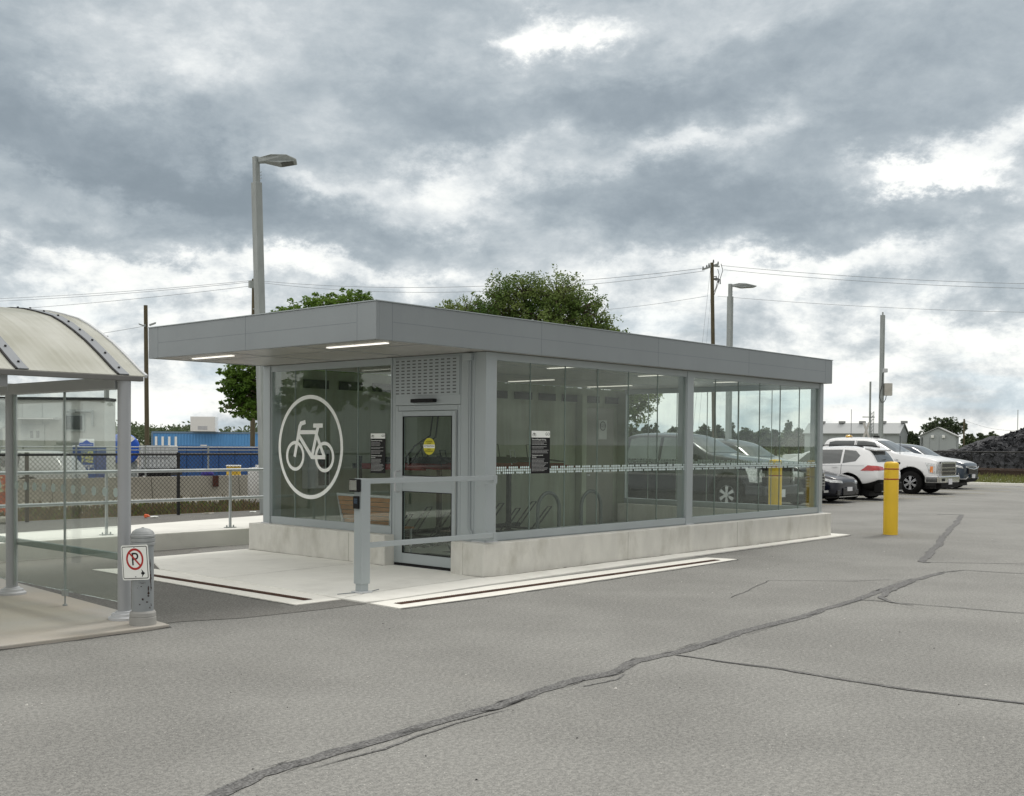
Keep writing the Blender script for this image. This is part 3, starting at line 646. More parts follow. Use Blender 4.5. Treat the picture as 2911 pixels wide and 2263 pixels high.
# hoop racks
hoop_m = mat('dark_hoop', (.13, .15, .145), .45, .3, var=.05)
def hoop(label, x0, x1, y):
    c = (x0+x1)/2; r = (x1-x0)/2
    t = thing('bike_hoop', label, 'bike rack', (c, y, .03), group='hoop racks inside the long glass wall')
    MB().tube([(-r, 0, 0), (-r, 0, .72)]+[(-r*math.cos(a*PI/12), 0, .72+r*math.sin(a*PI/12)) for a in range(1, 12)]+[(r, 0, .72), (r, 0, 0)], .027, 10).build('hoop', hoop_m, t)
    fl = MB(); fl.lathe([(.06, 0), (.06, .012), (.03, .014)], (-r, 0, 0), 14); fl.lathe([(.06, 0), (.06, .012), (.03, .014)], (r, 0, 0), 14); fl.build('flange', hoop_m, t)
hoop('dark metal hoop rack inside the glass, nearer the door', 2.02, 2.50, .85); hoop('dark metal hoop rack inside the glass, farther from the door', 3.02, 3.50, .85)
# two-tier rack
rk = thing('two_tier_rack', 'two-tier bicycle rack with red-tipped trays along the inner wall', 'bike rack', (0, 0, .03))
rkm = mat('rack_steel', (.05, .055, .055), .5, .3); rkr = mat('rack_red', (.25, .02, .018), .5)
fm = MB()
for x in (1.6, 3.4, 5.2): fm.box(x, x+.06, 4.3, 4.38, 0, 1.45)
fm.box(1.5, 5.4, 4.3, 4.36, 1.25, 1.33); fm.box(1.5, 5.4, 4.2, 4.26, .12, .2); fm.build('frame', rkm, rk)
for i in range(9):
    x = 1.7+i*.42; dz = .10*(i % 2)
    tr = MB(); tr.box(x-.05, x+.05, 2.9, 4.3, 1.24+dz, 1.27+dz); tr.box(x-.055, x-.045, 2.9, 4.3, 1.27+dz, 1.33+dz); tr.box(x+.045, x+.055, 2.9, 4.3, 1.27+dz, 1.33+dz)
    tr.tube([(x-.05, 2.95, 1.3+dz), (x-.05, 2.62, 1.27+dz), (x, 2.55, 1.27+dz), (x+.05, 2.62, 1.27+dz), (x+.05, 2.95, 1.3+dz)], .011, 6); to = tr.build('tray', rkr if i % 2 == 0 else rkm, rk)
    MB().tube([(x-.06, 3.3, 1.3+dz), (x-.06, 3.35, 1.55+dz), (x+.06, 3.35, 1.55+dz), (x+.06, 3.3, 1.3+dz)], .01, 6).build('wheel_guide', flangem if i % 3 == 0 else rkm, to)
    lo = MB(); lo.box(x-.05, x+.05, 2.8, 4.25, .06+dz, .09+dz); lo.tube([(x-.06, 3.6, .1+dz), (x-.06, 3.2, .55+dz), (x+.06, 3.2, .55+dz), (x+.06, 3.6, .1+dz)], .012, 6); lo.build('tray', rkm, rk)
MB().tube([(1.62, 3.3, 1.35), (1.70, 3.1, 1.62), (1.98, 3.05, 1.78), (2.0, 3.0, 2.2), (2.05, 3.0, 2.27), (2.12, 3.0, 2.2), (2.10, 3.05, 1.76), (1.86, 3.1, 1.6), (1.8, 3.3, 1.35)], .013, 6).build('lift_arm', rkm, rk)
lr = MB()
for i in range(3):
    x = .95+i*.45
    lr.tube([(x, 1.4, .05), (x, 1.75, .42), (x+.02, 2.4, .16)], .014, 6); lr.tube([(x+.1, 1.4, .05), (x+.1, 1.75, .42), (x+.12, 2.4, .16)], .014, 6); lr.box(x-.03, x+.13, 1.3, 2.6, 0, .035)
rk2 = lr.build('floor_rack', rkm); tag(rk2, 'low dark floor rack with sloping wheel loops just inside the door', 'bike rack')

# ------------------------------------------------------------------ entry rail with push plate
er = thing('entry_rail', 'grey square post and two-bar rail with black push plate before the door', 'railing', (-1.99, -.03, .022))
po = MB().box(-.065, .065, -.065, .065, .10, 1.275).build('post', alum, er, bevel=.008)
MB().box(-.05, .05, -.05, .05, 0, .10).build('stub', alum, er); MB().box(-.085, .085, -.085, .085, .0, .018).build('base_plate', flangem, er, bevel=.005)
for z in (1.215, .495): MB().box(.066, 2.17, -.026, .026, z, z+.058).build('rail', alum, er, bevel=.004)
MB().box(2.12, 2.176, -.03, .16, 1.17, 1.275).build('bracket', alum, er); MB().box(2.12, 2.176, -.03, .16, .45, .555).build('bracket', alum, er)
pp = MB().box(-.112, -.066, -.055, .095, 1.13, 1.27).build('push_plate', blackm, er, bevel=.006)
MB().box(-.117, -.1125, -.035, .085, 1.145, 1.258).build('button', chrome, pp, bevel=.003)
kp = MB().box(-.090, -.066, -.035, .055, .94, 1.08).build('card_reader', blackm, er, bevel=.006)
kk = MB()
for i in range(3):
    for j in range(3): kk.box(-.0925, -.0905, -.018+j*.019, -.006+j*.019, 1.0+i*.02, 1.012+i*.02)
kk.build('keypad', mat('keys', (.08, .13, .2), .4), kp)
cs = MB(); cs.tube([(-.30, .06, .003), (-.1, .02, .004), (.0, .0, .004), (.12, -.02, .004), (.3, .06, .003)], .006, 5); tag(cs.build('wire', alumd, er))

# ------------------------------------------------------------------ bus shelter on the left
XS = -4.79
struct('pavement', MB().prism([(-4.66, -.50), (-4.84, -.51), (-30, -.40), (-30, 9), (-4.30, 5.6), (-4.28, 3.96), (-4.55, .68), (-4.62, -.1)], lambda u, v, d: (u, v, d), -.05, .03), tanc, bevel=.01)
bs = thing('bus_shelter', 'arched bus shelter with cream ribbed roof, round steel posts and glass screen', 'bus shelter', (XS, .05, .03))
def bpt(x, y, z): return (x-XS, y-.05, z-.03)
for y in (.07, 2.47, 4.95):
    p = MB().lathe([(.060, .04), (.060, 2.27)], bpt(XS, y, .03), 20).build('post', shelterm, bs)
    MB().lathe([(.145, 0), (.145, .02), (.12, .035), (.115, .055), (.085, .06), (.08, .075), (.06, .08)], bpt(XS, y, .03), 40, smooth=False).build('flange', flangem, p)
for x in (-6.75, -8.7):
    for y in (.07, 4.95): MB().lathe([(.060, .0), (.060, 2.27)], bpt(x, y, .03), 16).build('post', shelterm, bs)
tb = MB(); tb.box(-.05, .05, .10, 4.9, 2.15, 2.265); tb.build('tie_beam', shelterm, bs, bevel=.01)
MB().box(-5.9, .16, -.05, .02, 2.225, 2.27).build('eave_beam', mat('dark_eave', (.17, .17, .165), .5), bs, bevel=.006); MB().box(-5.9, .10, 4.85, 4.95, 2.2, 2.27).build('eave_beam', mat('dark_eave', (.17, .17, .165)), bs, bevel=.006)
mb_ = MB(); mb_.box(-1.16, -1.04, .10, 4.9, 2.13, 2.25); mb_.build('cross_beam', shelterm, bs, bevel=.01)
prof = [(.03, 2.30), (.15, 2.36), (.41, 2.51), (.66, 2.645), (.91, 2.76), (1.14, 2.855), (1.36, 2.93), (1.67, 2.995), (1.98, 3.05), (2.27, 3.08), (2.55, 3.09)]
prof = prof+[(5.10-y, z) for y, z in reversed(prof[:-1])]
def vault(x0, x1, off, th):
    m = MB(); vs = []
    for i, (y, z) in enumerate(prof):
        a = prof[max(0, i-1)]; b = prof[min(len(prof)-1, i+1)]; t = Vector((b[0]-a[0], b[1]-a[1])).normalized(); n = Vector((-t.y, t.x))
        for x in (x0, x1):
            for o in (off, off+th): vs.append(bpt(x, y+n.x*o, z+n.y*o-.03+.03))
    fs = []
    for i in range(len(prof)-1):
        a, b = 4*i, 4*i+4; fs += [(a, b, b+2, a+2), (a+1, a+3, b+3, b+1), (a, a+1, b+1, b), (a+2, b+2, b+3, a+3)]
    k = 4*(len(prof)-1); fs += [(0, 2, 3, 1), (k, k+1, k+3, k+2)]
    m.add(vs, fs, False); return m
m, nt, b_, out_ = nodes('roof_sheet'); MATS['roof_sheet'] = m
tcn = nt.nodes.new('ShaderNodeTexCoord'); nz = nt.nodes.new('ShaderNodeTexNoise'); nt.links.new(tcn.outputs['Object'], nz.inputs[0]); nz.inputs['Scale'].default_value = 1.6; nz.inputs['Detail'].default_value = 5
mpx = nt.nodes.new('ShaderNodeMapping'); mpx.inputs['Scale'].default_value = (12, .6, .6); nt.links.new(tcn.outputs['Object'], mpx.inputs[0]); nz2 = nt.nodes.new('ShaderNodeTexNoise'); nt.links.new(mpx.outputs[0], nz2.inputs[0]); nz2.inputs['Scale'].default_value = 2.2
ma = nt.nodes.new('ShaderNodeMath'); ma.operation = 'MULTIPLY_ADD'; nt.links.new(nz2.outputs[0], ma.inputs[0]); ma.inputs[1].default_value = .5; nt.links.new(nz.outputs[0], ma.inputs[2])
rp = nt.nodes.new('ShaderNodeValToRGB'); nt.links.new(ma.outputs[0], rp.inputs[0]); rp.color_ramp.elements[0].position = .55; rp.color_ramp.elements[0].color = (.48, .485, .41, 1); rp.color_ramp.elements[1].position = .95; rp.color_ramp.elements[1].color = (.66, .67, .615, 1)
nt.links.new(rp.outputs[0], b_.inputs['Base Color']); b_.inputs['Roughness'].default_value = .35
trn = nt.nodes.new('ShaderNodeBsdfTranslucent'); nt.links.new(rp.outputs[0], trn.inputs[0]); mxs = nt.nodes.new('ShaderNodeMixShader'); mxs.inputs[0].default_value = .3
nt.links.new(b_.outputs[0], mxs.inputs[1]); nt.links.new(trn.outputs[0], mxs.inputs[2]); nt.links.new(mxs.outputs[0], out_.inputs[0])
vault(-10.6, -4.60, .0, .008).build('roof_sheet', m, bs)
for x in (-4.86, -5.80, -6.74, -7.7, -8.7):
    rb = vault(x, x+.095, .011, .010).build('roof_rib', mat('rib_grey', (.24, .26, .28), .5, .1, var=.04), bs)
    vault(x-.020, x-.002, .009, .012).build('gasket', blackm, rb)
    bt = MB(); acc = 0
    for i in range(1, len(prof)-1):
        y, z = prof[i]; a, b = prof[i-1], prof[i+1]; t = Vector((b[0]-a[0], b[1]-a[1])).normalized(); n = Vector((-t.y, t.x)); c = Vector(bpt(x+.055, y+n.x*.026, z+n.y*.026))
        bt.tube([c-Vector((0, n.x, n.y))*.008, c+Vector((0, n.x, n.y))*.007], .011, 8)
    bt.build('bolts', blackm, rb)
vault(-4.60, -4.575, -.01, .03).build('end_trim', flangem, bs)
# glass screen between the end posts
for ya, yb in ((.14, 1.245), (1.255, 2.39), (2.55, 3.70), (3.71, 4.86)):
    MB().box(-.006, .006, ya-.05, yb-.05, .15, 2.22).build('glass_panel', glasss, bs)
gt = MB(); gt.box(-.012, .012, 1.196, 1.204, .15, 2.22); gt.box(-.014, .014, 2.345, 2.36, .1, 2.24); gt.build('glass_joint', galvd, bs)
cl = MB(); cl.box(-.022, .022, 1.17, 1.23, .10, .165); cl.tube([(0, 1.20, .0), (0, 1.20, .10)], .008, 6); cl.lathe([(.025, 0), (.025, .012), (.012, .02)], (0, 1.20, 0), 10); cl.build('glass_clamp', galvd, bs)
dt = MB()
for i in range(22):
    y = .165+i*.212
    if abs(y-2.42) < .1: continue
    dt = MB(); dt.add([(-.0085, y+.045*math.cos(a*PI/10), 1.18+.045*math.sin(a*PI/10)) for a in range(20)]+[(-.0075, y+.045*math.cos(a*PI/10), 1.18+.045*math.sin(a*PI/10)) for a in range(20)], [tuple(range(20)), *[(k, (k+1) % 20, 20+(k+1) % 20, 20+k) for k in range(20)]]); dt.build('safety_dot', mat('faded_dots', (.46, .56, .54), .7), bs)
MB().box(.03, .075, .0, 4.9, .535, .60).build('low_rail', mat('rail_green', (.11, .16, .15), .5, .2), bs, bevel=.005)

# ------------------------------------------------------------------ steel bollard and its sign
gb = thing('bollard', 'scuffed grey steel bollard with domed ribbed cap beside the bus shelter', 'bollard', (-4.83, -.335, .03))
scuff = mat('scuffed_grey_paint', (.30, .325, .34), .45, .1, var=.06, vs=4, stain=((.03, .02, .018), 1, .64, .67, 9), stretch=(1, 1, .6))
MB().lathe([(.096, .10), (.096, .72)], n=32).build('tube', scuff, gb)
MB().lathe([(.118, 0), (.118, .07), (.112, .075), (.116, .08), (.114, .11), (.105, .125), (.097, .128)], n=48, smooth=False).build('base_ring', mat('base_grey', (.36, .36, .345), .6, var=.1), gb)
MB().lathe([(.097, .72), (.107, .725), (.109, .745), (.101, .752), (.109, .76), (.110, .785), (.102, .79), (.110, .798), (.110, .815), (.100, .822), (.102, .826), (.088, .85), (.06, .868), (.03, .876), (.012, .879), (.012, .884), (0, .884)], n=48, smooth=False).build('cap', mat('cap_grey', (.33, .35, .355), .55, var=.14, vs=12), gb)
ch = MB(); rc = random.Random(12)
for a0, z0, l_, w_ in ((283, .60, .10, .006), (285, .50, .12, .010), (287, .40, .09, .008), (271, .36, .05, .009), (272, .31, .03, .012), (270, .28, .02, .012), (238, .395, .012, .035), (262, .22, .012, .012), (240, .25, .02, .012), (280, .17, .02, .008), (225, .2, .012, .01), (276, .45, .02, .014), (288, .2, .03, .006), (232, .36, .008, .012)):
    q = []
    for k in range(9):
        t = k/8; a = math.radians(a0+rc.uniform(-2.2, 2.2)); q.append((a, z0-l_*t, w_*rc.uniform(.3, 1)*(1-abs(2*t-1)**3*.8)))
    vs = []
    for a, z, ww in q:
        for sg_ in (-1, 1): aa = a+sg_*ww/.096; vs.append((.0968*math.cos(aa), .0968*math.sin(aa), z))
    ch.add(vs, [(2*i, 2*i+1, 2*i+3, 2*i+2) for i in range(8)])
ch.build('paint_chips', mat('chip_rust', (.035, .015, .012), .8, var=.4, vs=30), gb)
az = math.radians(200); nn = Vector((math.cos(az), math.sin(az), 0)); tt = Vector((-math.sin(az), math.cos(az), 0)); rl_ = math.radians(4.5)
xr = (tt*math.cos(rl_)+Vector((0, 0, 1))*math.sin(rl_)); yr = (-tt*math.sin(rl_)+Vector((0, 0, 1))*math.cos(rl_))
ctr = Vector((-4.83, -.335, 0))+nn*.112+tt*.012+Vector((0, 0, .605))
sg = thing('no_parking_sign', 'white no-parking sign with red ring and black arrow on the grey bollard', 'sign', ctr)
def sq(hw, hh, r, d0, d1):
    poly = []
    for cx, cy, a0 in ((hw-r, hh-r, 0), (-hw+r, hh-r, 90), (-hw+r, -hh+r, 180), (hw-r, -hh+r, 270)):
        for k in range(5): a = math.radians(a0+k*22.5); poly.append((cx+r*math.cos(a), cy+r*math.sin(a)))
    return MB().prism(poly, lambda u, v, d: tuple(xr*u+yr*v+nn*d), d0, d1)
sq(.152, .157, .02, 0, .003).build('board', vinyl, sg)
sq(.141, .146, .014, .0032, .0038).build('border', blackm, sg); sq(.134, .139, .010, .0039, .0046).build('face', vinyl, sg)
rg = MB(); n = 40; vs = []
for k in range(n):
    for r in (.078, .098):
        vs.append(tuple(xr*(r*math.cos(2*PI*k/n))+yr*(.03+r*math.sin(2*PI*k/n))+nn*.0056))
rg.add(vs, [(2*k, 2*k+1, (2*k+3) % (2*n), (2*k+2) % (2*n)) for k in range(n)])
redp = mat('sign_red', (.45, .015, .012), .45, var=.03)
def bar(m, a, b, wd, d):
    A, Bq = Vector(a), Vector(b); t = (Bq-A).normalized(); p = Vector((-t.y, t.x))*wd/2
    m.add([tuple(xr*q.x+yr*q.y+nn*d) for q in (A+p, Bq+p, Bq-p, A-p)], [(0, 1, 2, 3)])
bar(rg, (-.058, .088), (.058, -.028), .016, .0062); rg.build('red_ring', redp, sg)
text('P', .165, frame(xr*.0+yr*.025+nn*.0052, xr, yr, nn), blackm, sg, 'letter', .0002, sx=1.05)
ar = MB(); ar.add([tuple(xr*u+yr*v+nn*.0054) for u, v in ((.068, -.06), (.092, -.088), (.108, -.098), (.092, -.108), (.068, -.136), (.074, -.108), (.062, -.105), (.062, -.091), (.074, -.088))], [(0, 1, 7, 8), (1, 2, 3), (1, 3, 6, 7), (3, 4, 5, 6)]); ar.build('arrow', blackm, sg)
bb = MB()
for v in (.138, -.128): 
    c = xr*0+yr*v; bb.tube([c, c+nn*.008], .006, 8)
bb.build('bolts', galvd, sg)

# ------------------------------------------------------------------ yellow bollards
def ybollard(label, x, y):
    t = thing('yellow_bollard', label, 'bollard', (x, y, 0), group='yellow bollards at the end of the shelter')
    MB().lathe([(.137, 0), (.137, 1.345), (.130, 1.375), (.11, 1.395), (.07, 1.405), (0, 1.408)], n=32).build('sleeve', yellow, t)
    tp = MB()
    for z in (1.255, 1.06): tp.lathe([(.1375, z), (.139, z), (.139, z+.022), (.1375, z+.022)], n=32, caps=False)
    tp.build('tape_band', redt, t); return t
ybollard('yellow bollard with two red bands standing clear of the shelter corner', 10.73, -.62)
ybollard('yellow bollard with two red bands seen through the end glass', 10.85, 1.93)

# ------------------------------------------------------------------ platform railing and chain-link fence
rg_ = thing('platform_railing', 'two-bar galvanised pipe railing along the raised concrete platform', 'railing', (-1.75, 6.18, ZP))
for z in (.955, .49): MB().tube([(-14, 0, z), (10.5, 0, z)], .026, 10).build('rail', galv, rg_)
for x in [-12.9, -10.8, -8.6, -6.5, -4.3, -2.16, 0, 2.17, 4.34, 6.5]:
    p = MB().tube([(x, 0, 0), (x, 0, .95)], .024, 10).build('post', galv, rg_); f = MB().box(x-.09, x+.09, -.05, .05, 0, .012)
    for s in (-.065, .065): f.lathe([(.012, .012), (.012, .035), (.006, .045)], (x+s, 0, 0), 8)
    f.build('foot_plate', galvd, p)
fb = mat('fence_black', (.012, .012, .013), .5, var=.1)
def chain(x0, x1, z0, z1, pitch, r, fn, m):
    """diagonal wires of a chain-link panel; fn(s, z) -> point"""
    h = z1-z0; mb = MB(); s = x0-h
    while s < x1:
        for sg_ in (1, -1):
            a0, a1 = (s, s+h) if sg_ > 0 else (s+h, s); za, zb = z0, z1
            A, Bq = [a0, za], [a1, zb]
            for P_, Q_ in ((A, Bq), (Bq, A)):
                for lim, cmp in ((x0, -1), (x1, 1)):
                    if (P_[0]-lim)*cmp > 0 and abs(Q_[0]-P_[0]) > 1e-6:
                        t = (lim-P_[0])/(Q_[0]-P_[0])
                        if t >= 1: P_[0] = Q_[0]; P_[1] = Q_[1]
                        else: P_[1] += (Q_[1]-P_[1])*t; P_[0] = lim
            if abs(A[0]-Bq[0]) > .02:
                mb.tube([fn(A[0], A[1], sg_*r), fn(Bq[0], Bq[1], sg_*r)], r, 3, caps=False)
        s += pitch
    return mb
f1 = thing('chain_link_fence', 'black chain-link fence between the platform path and the yard', 'fence', (1.58, 9.69, ZP-.012))
for k in range(-6, 3):
    MB().tube([(k*2.955, 0, -.2), (k*2.955, 0, 1.215)], .034, 10).build('post', fb, f1)
MB().tube([(-17.7, .0, 1.175), (5.9, .0, 1.175)], .022, 8).build('top_rail', fb, f1)
chain(-9.5, 5.9, .04, 1.21, .085, .0040, lambda s, z, o: (s, -.03+o, z), fb).build('mesh', fb, f1)
f2 = thing('chain_link_fence', 'black chain-link fence in front of the black gravel pile', 'fence', (53.5, 12.5, -.05))
for k in range(-5, 3): MB().tube([(0, k*3.0+.72, 0), (0, k*3.0+.72, 1.5)], .045, 8).build('post', fb, f2)
MB().tube([(0, -18, 1.47), (0, 7, 1.47)], .035, 8).build('top_rail', fb, f2)
chain(-5, 6, .05, 1.5, .11, .005, lambda s, z, o: (o, s, z), fb).build('mesh', fb, f2)

# ------------------------------------------------------------------ yard behind the fence
def brush(name, n, x0, x1, y0, y1, h, m, z=0, seed=3):
    r = random.Random(seed); mb = MB()
    for i in range(n):
        x, y = r.uniform(x0, x1), r.uniform(y0, y1); hh = h*r.uniform(.3, 1); a = r.uniform(0, PI); wdt = r.uniform(.01, .035)
        dx, dy = math.cos(a)*wdt, math.sin(a)*wdt; lx, ly = r.gauss(0, .3)*hh, r.gauss(0, .3)*hh
        mb.add([(x-dx, y-dy, z), (x+dx, y+dy, z), (x+lx+dx*.4, y+ly, z+hh), (x+lx-dx*.6, y+ly, z+hh*.8)], [(0, 1, 2, 3)])
    return tag(mb.build(name, m), kind='stuff')
brown = leafmat('dry_weeds', (.16, .115, .06), (.085, .075, .035), 2)
green = leafmat('green_weeds', (.09, .13, .03), (.14, .15, .05), 2)
vg = MB().prism([(9.9, ZP-.03), (10.7, .1), (12.5, .0), (12.5, -.1), (9.9, -.1)], lambda u, v, d: (d, u, v), -30, 7.4); struct('verge', vg, dirt)
brush('dry_weeds', 9000, -6, 7, 9.95, 14.5, .20, brown, .02)
brush('green_weeds', 1600, -5, 7, 10.2, 15.8, .26, green, .0, 8)
brush('dry_weeds', 500, -4, 7, 15.2, 16.2, .32, brown, .0, 18)
bar_ = []
def barrier(label, x0, x1, y=16.5):
    p = [(-.30, 0), (-.30, .08), (-.17, .22), (-.10, .76), (.10, .76), (.17, .22), (.30, .08), (.30, 0)]
    o = MB().prism(p, lambda u, v, d: (d, u, v), 0, x1-x0).build('concrete_barrier', barrierm, loc=(x0, y, 0)); tag(o, label, 'barrier', 'weathered concrete barriers in the yard')
for k, lb in enumerate(('weathered concrete barrier left of the bus shelter post', 'weathered concrete barrier behind the glass screen', 'weathered concrete barrier behind the tall black fence post', 'weathered concrete barrier with brown rag over its end', 'weathered concrete barrier ending at the white drum')): barrier(lb, -3.0+k*2.62, -3.0+k*2.62+2.6)
def on(px, py, Y):                                      # point on the vertical plane y = Y
    d_ = FW + RT*((px-W0/2)/FPX) - UP*((py-PPY)/FPX); return CAM + d_*((Y-CAM.y)/d_.y)
p = on(610, 1357, 16.35); rag = MB()
rag.box(-.09, .09, -.03, .0, -.28, .02); tag(rag.build('rag', mat('brown_rag', (.07, .018, .008), .9), loc=(p.x, 16.31, .75), bevel=.02), 'dark brown rag hanging over the concrete barrier', 'rag')
p = on(600, 1350, 16.6); tag(MB().lathe([(.0, .16), (.1, .14), (.17, .06), (.16, 0), (0, 0)], n=10).build('cloth', mat('violet_cloth', (.03, .02, .22), .8), loc=(p.x-.1, 16.62, .76)), 'dark blue cloth bundled on top of the barrier', 'cloth')
dr = thing('drum', 'yellow drum with white rim standing behind the barrier', 'drum', on(664, 1392, 17.6)*1); dr.location.z = .0
MB().lathe([(.20, 0), (.20, .3), (.21, .31), (.20, .32), (.20, .63), (.21, .64), (.20, .65), (.20, .98)], n=20).build('body', mat('drum_yellow', (.62, .40, .02), .5, var=.1), dr); MB().lathe([(.212, .98), (.212, 1.01), (0, 1.01)], n=20).build('lid', vinyl, dr)
p = on(728, 1400, 15.6); wd_ = thing('drum', 'tall white plastic drum against the shelter column', 'drum', (p.x+.12, 15.6, 0))
MB().lathe([(.30, 0), (.32, .04), (.32, .9), (.29, .98), (.12, 1.0), (.12, 1.06), (0, 1.06)], n=22).build('body', mat('drum_white', (.60, .61, .60), .5, var=.06), wd_)
MB().tube([(.1, 0, 1.05), (.1, 0, 1.2), (-.05, 0, 1.2)], .02, 6).build('tap', galv, wd_)
# galvanised fence behind the barrier
f3 = thing('pipe_fence', 'galvanised two-rail pipe fence behind the concrete barriers', 'fence', (-4, 17.3, 0))
for z in (1.44, 1.52): MB().tube([(-8, 0, z), (18, 0, z)], .017, 6).build('rail', galv, f3)
for k in range(9): MB().tube([(k*1.9-.3, 0, 0), (k*1.9-.3, 0, 1.56)], .024, 8).build('post', galvd, f3)
# cargo container with a box on it, blue bin
def boxat(name, label, cat, mats, a, b, dp, z0, z1, m, group=None, bevel=0):
    """box whose near face runs from ground point a to b; dp deep"""
    v = Vector((b.x-a.x, b.y-a.y, 0)); L = v.length; ang = math.atan2(v.y, v.x)
    t = thing(name, label, cat, (a.x, a.y, z0), ang, group); MB().box(0, L, 0, dp, 0, z1-z0).build(mats, m, t, bevel=bevel); return t, L
a, b = at(432, 1227, 105), at(1000, 1227, 105); b2 = a+(b-a).normalized()*12.2
ct, L = boxat('shipping_container', 'long light blue corrugated container across the yard', 'container', 'core', a, b2, 2.4, -.3, 2.5, bluep)
cg = MB(); u = 0
while u < L-.2:
    cg.add([(u, -.001, .15), (u+.07, -.05, .15), (u+.14, -.05, .15), (u+.21, -.001, .15), (u, -.001, 2.62), (u+.07, -.05, 2.62), (u+.14, -.05, 2.62), (u+.21, -.001, 2.62)], [(0, 1, 5, 4), (1, 2, 6, 5), (2, 3, 7, 6)]); u += .285
cg.build('corrugation', bluep, ct)
fr = MB(); fr.box(-.02, L+.02, -.07, .05, 2.66, 2.83); fr.box(-.05, .13, -.07, .05, 0, 2.66); fr.box(L-.13, L+.05, -.07, .05, 0, 2.66); fr.build('edge_rail', mat('container_edge', (.16, .25, .36), .6), ct)
lgm = MB()
for k in range(4): lgm.box(.3+k*.62, .52+k*.62, -.062, -.053, 1.2, 2.35)
lgm.build('white_stripes', vinyl, ct); MB().box(4.6, 5.2, -.058, -.053, 1.2, 1.6).build('label_plate', vinyl, ct)
a, b = at(537, 1220, 103), at(608, 1220, 103); wb, L = boxat('roof_unit', 'white cooling unit standing on the blue container', 'cooling unit', 'case', a+Vector((.7, .9, 0)), b+Vector((.7, .9, 0)), 1.2, 2.56, 3.95, whitep, bevel=.03)
MB().box(.7, 1.6, -.01, -.002, .15, .5).build('grille', mat('grille_grey', (.5, .52, .55), .5), wb)
a, b = at(482, 1300, 50), at(800, 1300, 50); bb_, L = boxat('waste_bin', 'dark blue open waste bin below the light blue container', 'bin', 'shell', a, b, 2.0, .0, 1.42, blued)
rb = MB()
for k in range(8): rb.box(k*L/7-.04, k*L/7+.04, -.06, -.002, .1, 1.36)
rb.build('stiffener', blued, bb_); MB().box(-.04, L+.04, -.08, .06, 1.36, 1.46).build('top_rail', mat('bin_rail', (.015, .05, .20), .5), bb_)
# striped tank end
p = at(351, 1276, 50); tk = thing('tank', 'round bright blue tank end with a white wedge', 'tank', (p.x, p.y, 0), YAW-PI/2+.35)
MB().lathe([(0, -.06), (.55, -.05), (.70, .02), (.72, .1), (.72, 2.2), (.6, 2.35), (0, 2.4)], (0, 0, 1.30), 28, 'y').build('shell', bluec, tk)
MB().add([(0, -.085, 1.35)]+[(.66*math.sin(a), -.075, 1.30+.68*math.cos(a)) for a in [x*.1-.15 for x in range(11)]], [(0, i, i+1) for i in range(1, 11)]).build('white_wedge', vinyl, tk)
cr = MB(); cr.box(-.6, .6, .2, .4, 0, .75); cr.box(-.6, .6, 1.6, 1.8, 0, .75); cr.build('cradle', galvd, tk)
# caged liquid tote on a black trailer
a, b = at(398, 1300, 36), at(480, 1300, 36); tt_, L = boxat('tote_tank', 'white caged liquid tote on a low black trailer', 'tank', 'bottle', a, b, 1.0, .78, 1.53, mat('tote_white', (.62, .65, .66), .5, var=.08), bevel=.04)
cg = MB()
for k in range(8): cg.box(-.02+k*(L+.02)/7, .0+k*(L+.02)/7, -.03, -.01, 0, .76)
for z in (.02, .38, .74): cg.box(-.02, L+.02, -.035, -.012, z-.012, z+.012)
cg.build('cage', galv, tt_)
tt2, L = boxat('flat_trailer', 'low black flat trailer under the white tote', 'trailer', 'bed', a-(b-a)*.06, b+(b-a)*.06, 1.3, .55, .77, blackm)
MB().lathe([(.3, 0), (.3, .2)], (.5, -.1, -.25), 18, 'y').build('wheel', rubber, tt2); MB().box(.0, .1, .0, .1, -.55, 0).build('leg', blackm, tt2)
MB().lathe([(.3, 0), (.3, .2)], (L-.2, -.1, -.25), 18, 'y').build('wheel', rubber, tt2)
# ice freezer with its sign
a, b = at(206, 1300, 33), at(275, 1300, 33); fz, L = boxat('ice_freezer', 'blue outdoor ice freezer with white lettering behind the glass screen', 'freezer', 'cabinet', a, b, .8, 0, 1.50, mat('freezer_blue', (.015, .06, .25), .4, var=.1), bevel=.02)
MB().box(.25, L-.04, -.02, -.002, .1, 1.40).build('door', mat('freezer_door', (.02, .10, .36), .4), fz)
MB().box(.28, L-.1, -.03, -.022, 1.02, 1.36).build('yellow_panel', mat('pale_yellow', (.6, .62, .2), .5, stain=((.1, .15, .3), 1, .5, .55, 12)), fz)
FF = lambda x, z: frame(Vector((x, -.034, z)), Vector((1, 0, 0)), Vector((0, 0, 1)), Vector((0, -1, 0)))
text('Forget', .17, FF(L*.62, .93), vinyl, fz, 'lettering', .002, sx=.9); text('The Ice!', .17, FF(L*.62, .78), vinyl, fz, 'lettering', .002, sx=.85); text('ICE', .1, FF(L*.62, .3), vinyl, fz, 'lettering', .002, sx=2)
MB().box(.0, L*.06, -.01, .9, 1.50, 1.53).build('top_trim', vinyl, fz)
fs = MB().box(.12, .12+.44, .2, .24, 1.502, 1.73).build('sign_board', vinyl, fz)
MB().prism([(.13, 1.51), (.55, 1.51), (.55, 1.60), (.45, 1.62), (.34, 1.70), (.23, 1.62), (.13, 1.60)], lambda u, v, d: (u, d, v), .194, .199).build('blue_roof_mark', bluec, fs)
text('ARCTIC GLACIER', .052, frame(Vector((.34, .192, 1.555)), Vector((1, 0, 0)), Vector((0, 0, 1)), Vector((0, -1, 0))), vinyl, fs, 'lettering', .001, sx=.9)
